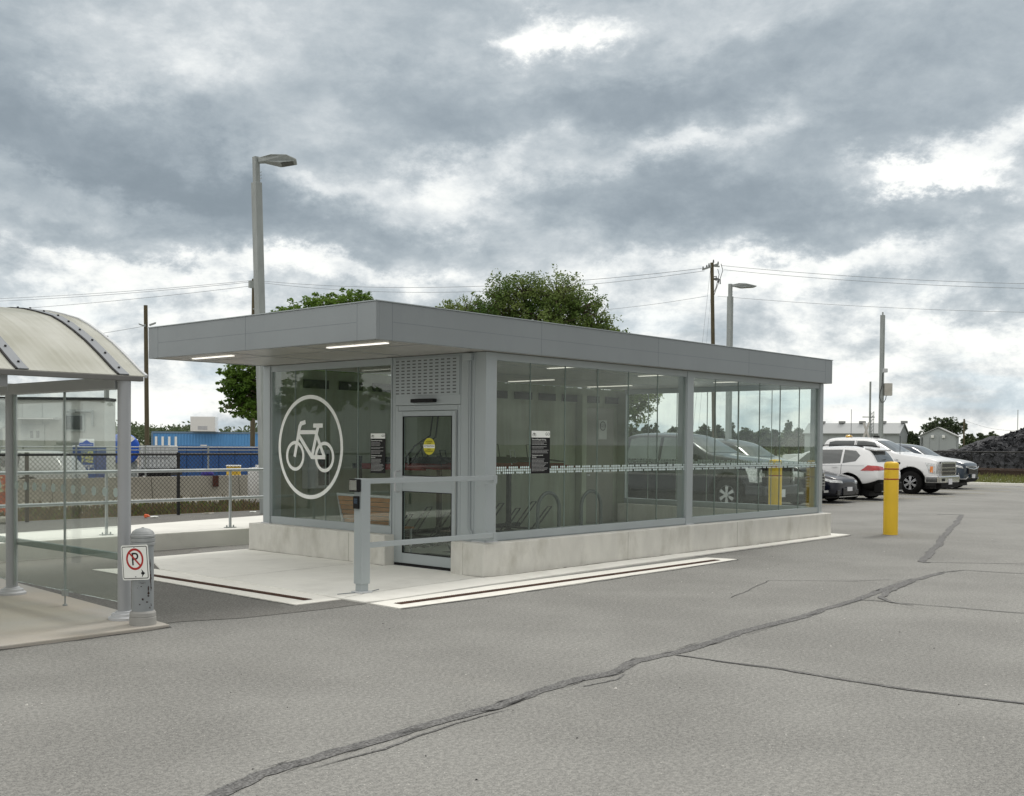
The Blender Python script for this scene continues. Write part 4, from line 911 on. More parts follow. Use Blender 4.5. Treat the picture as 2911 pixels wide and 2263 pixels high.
# orange barrel and litter near the fence
p = at(8, 1380, 24); ob = thing('construction_barrel', 'orange and red barrel beside the left edge behind the fence', 'barrel', (p.x, p.y, 0))
MB().lathe([(.3, 0), (.3, .05), (.25, .06), (.22, .5), (.2, .95), (.08, 1.0), (0, 1.0)], n=18).build('body', mat('barrel_orange', (.45, .08, .02), .6, stain=((.5, .5, .3), 1, .5, .52, 3)), ob)
def litter(name, label, cat, p, s, m, seed):
    r = random.Random(seed); bm = bmesh.new(); bmesh.ops.create_icosphere(bm, subdivisions=2, radius=1)
    for v in bm.verts: v.co = Vector((v.co.x*s[0], v.co.y*s[1], v.co.z*s[2]))*r.uniform(.65, 1.2)
    me = bpy.data.meshes.new(name); bm.to_mesh(me); bm.free(); me.materials.append(m); o = bpy.data.objects.new(name, me); COL.objects.link(o); o.location = p; return tag(o, label, cat)
def gpt(px, py, z):
    d_ = FW + RT*((px-W0/2)/FPX) - UP*((py-PPY)/FPX); return CAM + d_*((z-CAM.z)/d_.z)
litter('litter', 'crumpled orange plastic at the foot of the black fence', 'litter', gpt(416, 1467, .3), (.06, .04, .035), mat('orange_plastic', (.7, .12, .03), .5), 1)
litter('paper_scrap', 'flat white paper scrap right of the orange plastic', 'litter', gpt(438, 1469, .28), (.09, .06, .012), vinyl, 2)
litter('paper_scrap', 'pale scrap lying by the fence below the brown rag', 'litter', gpt(592, 1459, .27), (.13, .05, .01), mat('pale_card', (.6, .57, .5), .8), 3)
litter('paper_scrap', 'small white scrap lying beside the shelter column', 'litter', gpt(718, 1455, .27), (.08, .04, .012), vinyl, 5)
litter('rock', 'pale grey rock behind the fence at the left edge', 'rock', gpt(12, 1482, .3), (.16, .12, .1), mat('pale_rock', (.36, .36, .32), .9, var=.2, vs=12, bump=.5), 4)
# white site building behind
a, b = at(-160, 1200, 40), at(297, 1200, 40)
hb, L = boxat('site_building', 'low white building with dark roof edge behind the glass screen', 'building', 'wall', a, b, 1.1, 0, 3.12, mat('white_cladding', (.50, .52, .50), .6, var=.04, stain=((.4, .42, .4), .5, .5, .7, .4)))
MB().box(-.1, L+.02, -.08, 1.15, 3.121, 3.22).build('roof', blackm, hb)
pj = MB()
for k in range(8): pj.box(L-.72*k-.8, L-.72*k-.79, -.008, -.002, 0, 3.0)
pj.build('panel_joint', mat('joint_grey', (.3, .31, .3), .7), hb)
dd = MB().box(L-3.0, L-2.15, -.03, -.002, .1, 2.25).build('door', mat('pale_door', (.44, .47, .46), .5), hb)
MB().box(L-2.93, L-2.90, -.05, -.032, 1.25, 1.45).build('latch', blackm, dd)
for x in (L-2.66, L-2.44): MB().box(x, x+.1, -.04, -.031, 1.75, 2.0).build('small_window', carglass, dd)
wf = MB().box(L-1.5, L-.7, -.05, -.002, 2.0, 2.62).build('window', mat('frame_grey', (.32, .36, .35), .5), hb); MB().box(L-1.42, L-.78, -.06, -.051, 2.06, 2.56).build('pane', carglass, wf)
MB().box(L-3.1, L-1.6, -.6, -.03, 2.42, 2.46).build('awning', whitep, hb)
MB().box(L-1.7, L-.35, -.10, -.052, 1.52, 1.60).build('shelf', mat('shelf_grey', (.22, .24, .23), .5), hb); MB().box(L-1.7, L-.5, -.3, -.002, 1.18, 1.5).build('counter', mat('counter_grey', (.33, .36, .35), .6), hb)
pp_ = MB(); pp_.box(L-1.2, L-1.0, -.15, -.06, 2.66, 2.78); pp_.tube([(L-1.3, -.1, 2.72), (L-.4, -.1, 2.72), (L-.4, -.1, 2.2)], .05, 8); pp_.build('duct', galvd, hb)
for x in (L-2.7, L-1.72): MB().box(x, x+.09, -.06, -.002, .95, 1.25).build('wall_box', blackm, hb)
p = at(2, 1180, 37); sd = thing('satellite_dish', 'grey satellite dish on a pole at the left edge', 'satellite dish', (p.x, p.y, 0), YAW)
MB().lathe([(0, 0), (.2, -.03), (.38, -.1), (.5, -.2), (.49, -.21), (.37, -.12), (.2, -.05), (0, -.02)], (-.1, 0, p.z), 24, 'x').build('dish', galvd, sd); MB().tube([(0, 0, 0), (0, 0, p.z)], .04, 8).build('pole', galvd, sd)

# ------------------------------------------------------------------ poles, lamps, wires
def lamp(name, label, base, h, wd, head, hl=.95, ang=0, cat='street lamp', group='lamp posts'):
    t = thing(name, label, cat, base, 0, group)
    MB().box(-wd/2, wd/2, -wd/2, wd/2, 0, h-.5).build('pole', galvd, t, bevel=.01); MB().box(-wd*.33, wd*.33, -wd*.33, wd*.33, h-.5, h).build('neck', galvd, t)
    f = Matrix.Rotation(ang, 4, 'Z')
    hd = MB(); P_ = [(.0, -.10), (.0, -.005), (.25, .04), (.55, .03), (hl, -.045), (hl, -.085), (.42, -.13), (.12, -.085)]
    wx = [.06, .06, .16, .2, .17, .17, .2, .1]
    vs = [f @ Vector((u+wd*.3, -w_, h-.02+v)) for (u, v), w_ in zip(P_, wx)]+[f @ Vector((u+wd*.3, w_, h-.02+v)) for (u, v), w_ in zip(P_, wx)]
    hd.add(vs, [tuple(range(7, -1, -1)), tuple(range(8, 16))]+[(i, (i+1) % 8, 8+(i+1) % 8, 8+i) for i in range(8)])
    ho = hd.build('lamp_head', galvd, t, bevel=.008, seg=1)
    le = MB(); le.add([f @ Vector((wd*.3+u, v, h-.02+z-.008)) for u, v, z in ((.45, -.17, -.126), (hl-.06, -.15, -.09), (hl-.06, .15, -.09), (.45, .17, -.126))], [(0, 1, 2, 3)])
    le.build('lens', mat('lamp_lens', (.05, .05, .045), .3), ho)
    hk = MB()
    for z in (h-.42, h-.36, h-.30): hk.tube([f @ Vector((wd*.3, 0, z)), f @ Vector((wd*.3+.05, 0, z)), f @ Vector((wd*.3+.05, 0, z+.02))], .006, 5)
    hk.build('bolts', galvd, t); return t
Rr0, Ff0 = Vector((RT.x, RT.y, 0)).normalized(), Vector((FW.x, FW.y, 0)).normalized()
p1 = at(754, 1400, 22); T = at(733, 452, 22)
lt1 = lamp('street_lamp', 'tall square grey lamp post rising behind the front canopy', (p1.x, p1.y, ZP), T.z-ZP, .155, None, .74, -math.radians(40))
lt1.rotation_mode = 'QUATERNION'; lt1.rotation_quaternion = Matrix.Rotation(-math.atan2((p1-T).dot(Rr0), T.z-ZP), 4, Ff0).to_quaternion()
p2 = at(2074, 990, 45); T = at(2078, 808, 45)
lamp('street_lamp', 'square grey lamp post rising over the far roof beside the wooden utility pole', (p2.x, p2.y, 0), T.z, .19, None, .98, YAW-PI/2+.1)
p3 = at(303, 1100, 45); T = at(301, 955, 45)
lamp('street_lamp', 'lamp post with small head behind the cream bus shelter roof', (p3.x, p3.y, 0), T.z, .15, None, .5, YAW+PI/2)
p4 = at(2506, 1100, 56); T = at(2512, 888, 56)
cp_ = thing('camera_pole', 'square grey pole without lamp, with a pale control box and looped cable', 'pole', (p4.x, p4.y, 0))
MB().box(-.09, .09, -.09, .09, 0, T.z-.15).build('pole', galvd, cp_); MB().box(-.03, .03, -.03, .03, T.z-.15, T.z).build('spigot', galvd, cp_)
zb = at(2506, 1090, 56).z; f_ = Matrix.Rotation(YAW-PI/2, 4, 'Z')
bx = MB().box(.10, .46, -.28, .0, zb-.62, zb, f_).build('control_box', mat('box_beige', (.48, .47, .43), .5), cp_, bevel=.01)
MB().tube([f_ @ Vector(v) for v in ((.0, -.12, zb+.5), (-.02, -.14, zb-.1), (-.10, -.14, zb-.4), (-.14, -.14, zb-.7), (-.05, -.14, zb-.95), (.08, -.14, zb-.95), (.17, -.14, zb-.8), (.2, -.14, zb-.62))], .018, 6).build('cable', blackm, cp_)
zc_ = at(2510, 1055, 56).z; MB().box(.0, .22, -.26, -.09, zc_-.08, zc_+.12, f_).build('camera', flangem, cp_, bevel=.03)
def upole(label, px, ytop, d, r, px2=None, y2=1260):
    Tp = at(px, ytop, d); b = at(px2 or px, y2, d); dx, dy = (b.x-Tp.x)/(Tp.z-b.z)*Tp.z, (b.y-Tp.y)/(Tp.z-b.z)*Tp.z
    t = thing('utility_pole', label, 'utility pole', (Tp.x+dx, Tp.y+dy, 0)); MB().tube([(0, 0, 0), (-dx, -dy, Tp.z)], [r*1.15, r*.9], 12).build('pole', polewood, t); return t, Vector((-dx, -dy, Tp.z)), Tp
u1, q, Tp1 = upole('cut-off brown wooden pole with two small brackets left of the canopy', 414, 868, 45, .085, 418, 1260)
zz = at(414, 925, 45).z; f_ = Matrix.Rotation(YAW-PI/2, 4, 'Z')
for s, k in ((-1, 0), (1, .05)):
    b = MB(); b.box(.08*s, .14*s, -.03, .03, zz-.03, zz+.02, f_ ); b.add([f_ @ Vector(v) for v in ((.1*s, -.06, zz+k-.02), (.34*s, -.06, zz+k+.06), (.34*s, .06, zz+k+.06), (.1*s, .06, zz+k-.02), (.1*s, -.06, zz+k-.08), (.32*s, -.06, zz+k+.0), (.32*s, .06, zz+k+.0), (.1*s, .06, zz+k-.08))], [(0, 1, 2, 3), (4, 7, 6, 5), (0, 4, 5, 1), (1, 5, 6, 2), (2, 6, 7, 3), (3, 7, 4, 0)]); b.build('floodlight', galvd, u1)
u2, q2, Tp2 = upole('distant wooden pole with metal brackets hidden behind the front lamp post', 722, 793, 80, .16, 718, 1250)
b = MB(); b.box(-.3, .3, -.1, .1, q2.z-.7, q2.z-.2); b.tube([(.1, 0, q2.z-.2), (.1, 0, q2.z+.15)], .04, 6)
for z in (2.2, 4.6, 5.0, 5.6, 6.1): b.tube([(.0, 0, q2.z-z), (.45, -.3, q2.z-z), (.45, -.3, q2.z-z+.2)], .04, 5)
b.build('bracket', galvd, u2)
u3, q3, Tp3 = upole('tall brown utility pole with crossarm behind the far roof', 2024, 747, 60, .105, 2030, 1235)
cx = MB(); f_ = Matrix.Translation(q3) @ Matrix.Rotation(YAW-PI/2+.5, 4, 'Z')
cx.add([f_ @ Vector(v) for v in ((-.62, -.05, -.36), (.42, -.05, .02), (.42, .05, .02), (-.62, .05, -.36), (-.62, -.05, -.46), (.42, -.05, -.1), (.42, .05, -.1), (-.62, .05, -.46))], [(0, 1, 2, 3), (4, 7, 6, 5), (0, 4, 5, 1), (1, 5, 6, 2), (2, 6, 7, 3), (3, 7, 4, 0)]); cx.box(-.1, .5, -.04, .04, -.2, -.12, f_)
cx.build('crossarm', galvd, u3)
ins = MB()
for x, z in ((-.6, -.3), (-.35, -.2), (-.2, -.1), (.1, .12), (.42, .05)): ins.tube([f_ @ Vector((x, 0, z-.1)), f_ @ Vector((x, 0, z+.05))], [.05, .03], 8)
for z, x in ((-.75, .3), (-.85, .45), (-.9, .58)): ins.tube([f_ @ Vector((.1, 0, z)), f_ @ Vector((x, 0, z+.05)), f_ @ Vector((x, 0, z-.2))], .035, 6)
ins.build('insulator', mat('insulator', (.09, .10, .10), .4), u3)
lo = MB(); lo.tube([f_ @ Vector(v) for v in ((.62, 0, .0), (.75, 0, -.35), (.6, 0, -.75), (.35, 0, -1.3), (.1, 0, -1.9))], .018, 5); lo.tube([f_ @ Vector(v) for v in ((.4, 0, -.3), (.5, 0, -.6), (.3, 0, -1.3), (.1, 0, -1.7))], .018, 5); lo.build('cable', blackm, u3)
wirem = mat('wire_grey', (.26, .28, .30), .6)
def wire(label, A, Bq, sag, r=.02):
    r *= .62; A, Bq = Vector(A), Vector(Bq); pts = [A.lerp(Bq, t/24)-Vector((0, 0, sag*4*(t/24)*(1-t/24))) for t in range(25)]
    return tag(MB().tube(pts, r, 4).build('overhead_wire', wirem), label, 'wire', 'overhead wires')
wire('upper wire left of the lamp post', at(-200, 855, 95), at(719, 797, 80), .25, .022); wire('second wire left of the lamp post', at(-200, 863, 95), at(720, 801, 80), .25, .022); wire('lowest of three wires left of the lamp post', at(-200, 892, 95), at(722, 812, 80), .25, .022)
wire('upper wire from the lamp post to the tall utility pole', at(724, 797, 80), at(1995, 763, 60), .75, .02); wire('second wire from the lamp post to the tall utility pole', at(724, 801, 80), at(2003, 770, 60), .95, .018)
wire('upper wire right of the tall utility pole', at(2052, 755, 60), at(3400, 808, 55), .35, .017); wire('second wire right of the tall utility pole', at(2058, 767, 60), at(3400, 822, 55), .35, .017)
wire('low wire crossing behind the pole on the left', at(1500, 893, 66), at(2012, 841, 60), .2, .014); wire('low wire right of the tall utility pole', at(2040, 842, 60), at(3400, 890, 55), .3, .014)
wire('guy wire left of the tall utility pole', at(2019, 770, 60), at(1966, 1255, 58), .0, .013); wire('fainter guy wire beside the tall utility pole', at(2020, 850, 60), at(1982, 1255, 58), .0, .010)
wire('wire meeting the brown pole at the canopy corner', at(-100, 988, 60), at(406, 928, 45), .15, .013)
u4, q4, Tp4 = upole('thin distant pole right of the small grey shed', 2741, 1191, 150, .12, 2739, 1290)
wire('thin wire running right from the distant pole', at(2741, 1194, 150), at(2890, 1224, 150), .4, .025)
u5 = thing('antenna_mast', 'very thin mast above the black pile', 'mast', at(2892, 1260, 190)); MB().tube([(0, 0, -2), (0, 0, at(2892, 1165, 190).z-at(2892, 1260, 190).z)], .06, 5).build('mast', galvd, u5)
pm_ = at(2472, 1240, 104); mst = thing('antenna_mast', 'thin antenna mast with lattice tower behind the white pickup', 'mast', (pm_.x, pm_.y, 0), YAW-PI/2)
MB().tube([(0, 0, 0), (0, 0, at(2472, 1085, 104).z)], .09, 6).build('mast', galvd, mst)
lt = MB(); zt = at(2476, 1170, 104).z
for x in (.05, .33): lt.box(x, x+.05, -.05, .0, 0, zt)
k = 0; z = .3
while z < zt: lt.add([(.05, -.05, z), (.38, -.05, z+.3), (.38, 0, z+.36), (.05, 0, z+.06)], [(0, 1, 2, 3)]); z += .33
lt.box(-.7, .45, -.05, .0, at(2472, 1187, 104).z, at(2472, 1187, 104).z+.08); lt.build('lattice', galvd, mst)
pX = at(2462, 1260, 98); xb = thing('crossing_sign', 'white crossed railway sign left of the antenna mast', 'sign', (pX.x, pX.y, 0), YAW-PI/2)
zx = at(2462, 1224, 98).z
b = MB()
for s in (-1, 1): b.box(-.09, .09, -.02, .02, -.75, .75, Matrix.Translation((0, s*.03, zx)) @ Matrix.Rotation(s*math.radians(20), 4, 'Y'))
b.build('blades', mat('pale_sign', (.62, .60, .58), .6), xb); MB().tube([(0, .08, 0), (0, .08, zx)], .05, 6).build('post', galvd, xb)

# ------------------------------------------------------------------ sheds
def shed(name, label, A, Bq, depth_, z_e, z_r, gable):
    """long side from A to B, gables at the ends"""
    v = Vector((Bq.x-A.x, Bq.y-A.y, 0)); L = v.length; ang = math.atan2(v.y, v.x); t = thing(name, label, 'building', (A.x, A.y, 0), ang, 'grey metal sheds in the distance')
    if gable:
        m = MB().prism([(0, -.5), (L, -.5), (L, z_e), (L/2, z_r), (0, z_e)], lambda u, w_, d: (u, d, w_), 0, depth_); m.build('wall', shedm, t)
        r = MB(); o = .25
        for s in (0, 1):
            q = [(-o, z_e-.1), (L/2, z_r+.08), (L/2, z_r+.2), (-o, z_e+.02)] if not s else [(L+o, z_e-.1), (L/2, z_r+.081), (L/2, z_r+.2), (L+o, z_e+.02)]
            r.prism(q, lambda u, w_, d: (u, d, w_), -.2, depth_+.2)
        r.build('roof', mat('shed_trim', (.33, .34, .34), .6), t)
    else:
        m = MB().prism([(0, -.5), (depth_, -.5), (depth_, z_e), (depth_/2, z_r), (0, z_e)], lambda u, w_, d: (d, u, w_), 0, L); m.build('wall', shedm, t)
        r = MB()
        r.prism([(-.3, z_e-.12), (depth_/2, z_r+.05), (depth_/2, z_r+.2), (-.3, z_e+.03)], lambda u, w_, d: (d, u, w_), -.2, L+.2)
        r.prism([(depth_+.3, z_e-.12), (depth_/2, z_r+.051), (depth_/2, z_r+.2), (depth_+.3, z_e+.03)], lambda u, w_, d: (d, u, w_), -.2, L+.2); r.build('roof', shedr, t)
    ln = MB()
    for k in range(int(L/1.2)): ln.box(k*1.2, k*1.2+.05, -.03, -.005, 0, z_e-.15)
    ln.build('siding_ribs', mat('siding_rib', (.27, .29, .305), .6), t)
    return t, L
A = at(2287, 1240, 168); Bq = at(2556, 1240, 160.5); t, L = shed('metal_shed', 'long pale grey shed with ridge vents behind the parked cars', A, Bq, 5, at(2420, 1232, 164).z, at(2420, 1207, 168).z, False)
zr = at(2420, 1207, 170).z
for k in range(5): MB().box(1.5+k*L/4.6, 2.3+k*L/4.6, 2.1, 2.9, zr+.1, zr+.45).build('ridge_vent', mat('vent_grey', (.25, .26, .26), .6), t)
A = at(2615, 1260, 150); Bq = at(2717, 1260, 148.1); t, L = shed('metal_shed', 'small grey gabled shed with two wall lamps below the umbrella tree', A, Bq, 7, at(2660, 1240, 150).z, at(2660, 1218, 150).z, True)
for x in (.31, .62): MB().box(L*x, L*x+.38, -.25, -.02, at(2660, 1243, 150).z-.1, at(2660, 1243, 150).z+.28).build('wall_lamp', whitep, t, bevel=.03)
MB().box(L*.05, L*.07, -.12, -.02, .8, at(2660, 1242, 150).z-.1).build('downpipe', blackm, t)

# ------------------------------------------------------------------ black gravel pile
pc = at(3028, 1340, 92); pile = MB(); rp_ = random.Random(11); nx, ny = 150, 70
def ph(u, v):
    s = max(0., 1-abs(v)/9.); prof_ = max(0, min(1, (u+13.5)/13.5))
    from mathutils import noise as nz_
    n_ = nz_.noise(Vector((u*.35, v*.35, 0)))*.5+nz_.noise(Vector((u*1.7, v*1.7, 3)))*.16+nz_.noise(Vector((u*5, v*5, 7)))*.14
    if u > 0: prof_ = 1+.02*u
    return max(0, min(s*1.9, prof_**1.15*1.05))*3.95+n_*(.8 if prof_*s > .02 else .1)
vs = []
for j in range(ny):
    for i in range(nx):
        u = -15+i*.2; v = -9+j*.26; z = ph(u, v); vs.append((u+rp_.uniform(-.08, .08), v+rp_.uniform(-.08, .08), z+rp_.uniform(-.09, .09)-.15))
fs = [(j*nx+i, j*nx+i+1, (j+1)*nx+i+1) if rp_.random() < 0 else (j*nx+i, j*nx+i+1, (j+1)*nx+i+1, (j+1)*nx+i) for j in range(ny-1) for i in range(nx-1)]
pile.add(vs, fs)
for k in range(5200):
    u = rp_.uniform(-14, 14); v = rp_.uniform(-9, 1); z = ph(u, v); r = rp_.uniform(.09, .3)
    if z < .15: continue
    c = Vector((u, v, z)); q = [c+Vector((rp_.gauss(0, 1), rp_.gauss(0, 1), rp_.gauss(0, .8))).normalized()*r for _ in range(4)]
    pile.add(q, [(0, 1, 2), (0, 2, 3), (0, 3, 1), (1, 3, 2)])
po_ = pile.build('gravel_pile', mat('black_rock', (.036, .038, .043), .75, var=.65, vs=3, spec=.3), loc=(pc.x, pc.y, -.05), rotz=YAW-PI/2-.1); tag(po_, 'large heap of black crushed rock behind the right-hand fence', 'gravel pile')
bmr = MB().box(57.2, 57.5, -30, 24, -.1, .36); bmr.box(56.9, 57.1, -30, 24, .38, .46); tag(bmr.build('steel_beam', mat('rusty_beam', (.10, .062, .045), .8, var=.3)), 'long rusty beam lying along the foot of the black pile', 'beam')
brush('roadside_weeds', 5200, 41.3, 56, 2, 15, .32, leafmat('verge_weeds', (.12, .15, .035), (.20, .19, .07), 1.5), -.05, 21)
struct('verge', MB().box(41.18, 57, -40, 40, -.2, -.02), grass)

# ------------------------------------------------------------------ trees
def leaves(mb, c, rad, n, ls, r, flat=1., droop=0.):
    for _ in range(n):
        while True:
            d = Vector((r.uniform(-1, 1), r.uniform(-1, 1), r.uniform(-1, 1)))
            if d.length < 1: break
        d = d*(.5+.5*d.length); p = c+Vector((d.x*rad, d.y*rad, d.z*rad*flat-droop*abs(d.x*d.y)*rad))
        a = Vector((r.gauss(0, 1), r.gauss(0, 1), r.gauss(0, .7))).normalized(); b = a.cross(Vector((r.gauss(0, 1), r.gauss(0, 1), r.gauss(0, 1)))).normalized()
        s = ls*r.uniform(.6, 1.35); mb.add([p-a*s, p+b*s*.5, p+a*s, p-b*s*.5], [(0, 1, 2, 3)])
def tree(name, label, base, blobs, n, ls, m, seed, trunk=(0, 0), group=None, cat='tree', bark=polewood, per=26, flat=.7, tr=None, clump=.22):
    """blobs: list of (offset vector from base, radius xyz)"""
    r = random.Random(seed); t = thing(name, label, cat, base, 0, group); cb = MB(); tb = MB(); top = max(o.z for o, _ in blobs)
    trr = tr or top*.03; fork = Vector((trunk[0], trunk[1], min(o.z-rr[2]*.6 for o, rr in blobs)))
    fork.z = max(.4, fork.z); tb.tube([(0, 0, -.2), fork*.5+Vector((.05, 0, 0)), fork], [trr*1.25, trr, trr*.85], 8)
    vol = [rr[0]*rr[1]*rr[2] for _, rr in blobs]; tot = sum(v**.6 for v in vol)
    for (o, rr), v in zip(blobs, vol):
        mid = fork.lerp(o, .55)+Vector((r.gauss(0, .1), r.gauss(0, .1), .1))*rr[0]; tb.tube([fork, mid, o], [trr*.55, trr*.35, trr*.12], 6)
        k = max(14, int(n/per*v**.6/tot))
        for _ in range(k):
            while True:
                d = Vector((r.uniform(-1, 1), r.uniform(-1, 1), r.uniform(-1, 1)))
                if .35 < d.length < 1: break
            if r.random() < .16: d = d.normalized()*r.uniform(1.02, 1.3)
            c = o+Vector((d.x*rr[0], d.y*rr[1], d.z*rr[2])); cr_ = min(rr)*clump*r.uniform(.6, 1.5)
            if r.random() < .4: tb.tube([o, o.lerp(c, .5)+Vector((0, 0, .05)), c], [trr*.16, trr*.1, trr*.04], 4, caps=False)
            leaves(cb, c, cr_, per, ls, r, flat)
    cb.build('crown', m, t); tb.build('trunk', bark, t); return t
Rr, Ff = Vector((RT.x, RT.y, 0)).normalized(), Vector((FW.x, FW.y, 0)).normalized()
def blob_at(base, px, py, d, rx, rz, ry=None): 
    p = at(px, py, d); return (p-base, (rx*d/FPX, (ry or rx)*d/FPX, rz*d/FPX))
D1 = 38; b1 = at(752, 1200, D1); b1.z = -.05
leafA = leafmat('maple_leaves', (.055, .12, .014), (.14, .235, .035), .8); leafB = leafmat('willow_leaves', (.07, .135, .025), (.17, .225, .06), .5)
tree('tree', 'dense dark green tree behind the front canopy and column', b1, [blob_at(b1, x, y, D1, rx, rz) for x, y, rx, rz in ((850, 905, 62, 45), (925, 880, 60, 50), (1010, 870, 55, 46), (800, 900, 40, 30), (760, 1010, 90, 80), (705, 1085, 60, 55), (680, 1150, 45, 30), (660, 1100, 45, 28), (720, 1165, 48, 32), (900, 1000, 110, 90), (1050, 985, 90, 80), (1140, 900, 50, 25), (750, 1140, 60, 60), (665, 1065, 40, 25), (980, 1080, 120, 80))], 46000, .062, leafA, 5, per=22, clump=.22)
D2 = 56; b2_ = at(1560, 1200, D2); b2_.z = -.05
tree('willow_tree', 'large loose grey-green willow rising behind the long roof', b2_, [blob_at(b2_, x, y, D2, rx, rz) for x, y, rx, rz in ((1420, 855, 62, 66), (1490, 838, 72, 56), (1580, 842, 80, 60), (1640, 880, 76, 60), (1690, 935, 66, 56), (1735, 970, 56, 48), (1560, 930, 130, 80), (1450, 920, 110, 66), (1330, 890, 62, 46), (1270, 905, 56, 40), (1235, 935, 40, 30), (1360, 930, 90, 50), (1720, 1060, 80, 70), (1790, 1120, 50, 50), (1805, 1175, 40, 38), (1840, 1130, 40, 40), (1500, 1060, 150, 80))], 62000, .068, leafB, 9, per=20, flat=1., clump=.24)
far1 = leafmat('far_foliage', (.085, .12, .06), (.12, .15, .075), .12); far2 = leafmat('far_foliage_dark', (.065, .095, .05), (.10, .125, .065), .12)
def fartree(label, px, ytop, wpx, d, seed, m, ybot=1262, shape='round', base_py=None):
    r = random.Random(seed); base = at(px, 1262, d); base.z = -.3; h = ybot-ytop
    if shape == 'umbrella': bl = [blob_at(base, px+dx*wpx, ytop+h*.3+dy*h, d, wpx*.2, h*.16) for dx, dy in ((-.38, .05), (-.2, -.08), (0, -.12), (.2, -.06), (.38, .02), (-.3, .2), (.3, .16), (.05, .1))]
    elif shape == 'tall': bl = [blob_at(base, px+r.uniform(-.1, .1)*wpx, ytop+h*f, d, wpx*w_, h*.14) for f, w_ in ((.14, .16), (.3, .24), (.5, .33), (.7, .4), (.88, .42))]
    else: bl = [blob_at(base, px+dx*wpx+r.uniform(-.05, .05)*wpx, ytop+h*dy, d, wpx*w_, h*.2) for dx, dy, w_ in ((0, .22, .24), (-.22, .42, .26), (.24, .40, .26), (0, .6, .42), (-.3, .8, .28), (.3, .8, .28))]
    tree('tree', label, base, bl, 2200 if wpx < 60 else 2600, .20*d/150, m, seed, group='trees along the horizon', per=14, flat=.9, tr=.012*d/10, clump=.42)
fl = [(1795, 1210, 70, 'round', 'low tree at the left edge of the view through the end glass'), (1845, 1206, 60, 'round', 'round tree above the cab of the dark pickup'), (1865, 1202, 24, 'tall', 'slim tree seen above the dark pickup roof'), (1920, 1212, 60, 'round', 'low tree left of the middle column'), (1998, 1203, 46, 'round', 'bushy tree right of the middle column'), (2040, 1206, 40, 'round', 'tree standing behind the tall utility pole'), (2078, 1202, 40, 'tall', 'upright tree right of the second lamp post'), (2120, 1216, 56, 'round', 'low wide tree right of the upright one'), (2172, 1212, 52, 'round', 'bushy tree over the second pickup windscreen'), (2205, 1216, 34, 'tall', 'narrow tree above the dark sedan'), (2244, 1196, 50, 'tall', 'tallest tree left of the long shed'), (2274, 1214, 50, 'round', 'tree touching the left end of the long shed'),
      (2588, 1228, 30, 'round', 'dark bush right of the long shed'), (2602, 1236, 40, 'round', 'pale green bush left of the small shed'), (2758, 1234, 44, 'round', 'leafy tree right of the thin distant pole'), (2790, 1232, 50, 'tall', 'tree between the distant pole and the pile'), (2818, 1228, 46, 'round', 'last pale tree before the black pile')]
for i, (px, yt, wp, sh, lb) in enumerate(fl): fartree(lb, px, yt, wp, 175 if px < 2400 else 165, 40+i, (far1, far2)[i % 2], 1275, sh)
fartree('wide umbrella-shaped tree above the small grey shed', 2680, 1186, 118, 170, 77, far2, 1275, 'umbrella')
# far wood on the left, one mass
wm = MB(); r = random.Random(33)
for k in range(420):
    px = r.uniform(-120, 1300) if k % 4 else r.uniform(1740, 2320); d = r.uniform(190, 240); base_y = 1262
    yt = 1214+8*math.sin(px*.031)+5*math.sin(px*.083+1)+r.uniform(-4, 4)-(7 if 340 < px < 520 else 0)
    if px > 1700: yt = 1232+r.uniform(-6, 3)
    c = at(px, yt+14, d)
    for _ in range(4): leaves(wm, c+Vector((r.gauss(0, 1), r.gauss(0, 1), r.uniform(-2.6, .2))), 1.5, 22, .42, r, .9)
tag(wm.build('distant_wood', far1), 'far band of mixed woodland along the horizon', 'woodland', kind='stuff')
hd_ = MB(); r = random.Random(35)
for k in range(160):
    c = at(r.uniform(2560, 2860), 1268, r.uniform(150, 185)); leaves(hd_, Vector((c.x, c.y, r.uniform(.2, 1.6))), 1.2, 30, .3, r, .8)
tag(hd_.build('hedge', far2), 'low hedge of scrub behind the right-hand fence', 'hedge', kind='stuff')
# what the glass mirrors from behind the camera: a broad tree and a big gabled warehouse
b3 = Vector((-26.8, 37.4, 0)); tree('tree', 'dark spreading tree beyond the left edge, mirrored in the emblem glass', b3, [(Vector(o), s) for o, s in (((0, 0, 5.6), (1.5, 1.5, 1.0)), ((-1.5, 1.6, 4.7), (1.5, 1.5, .9)), ((1.4, -1.8, 4.9), (1.6, 1.6, .9)), ((0, 2.9, 3.9), (1.3, 1.3, .6)), ((.5, -3.4, 4.0), (1.3, 1.3, .6)), ((0, .5, 4.2), (1.6, 2.4, 1.1)))], 9000, .14, leafA, 15, per=22)
wh = thing('warehouse', 'grey gabled warehouse out of frame to the left, mirrored in the glass', 'building', (-52, 40, 0), .2)
MB().prism([(0, 0), (24, 0), (24, 3.6), (12, 5.4), (0, 3.6)], lambda u, v, d: (d, u, v), 0, 14).build('wall', shedm, wh); rw = MB(); rw.prism([(-.4, 3.55), (12, 5.42), (12, 5.6), (-.4, 3.75)], lambda u, v, d: (d, u, v), -.3, 14.3); rw.prism([(24.4, 3.55), (12, 5.42), (12, 5.6), (24.4, 3.75)], lambda u, v, d: (d, u, v), -.3, 14.3); rw.build('roof', shedr, wh)

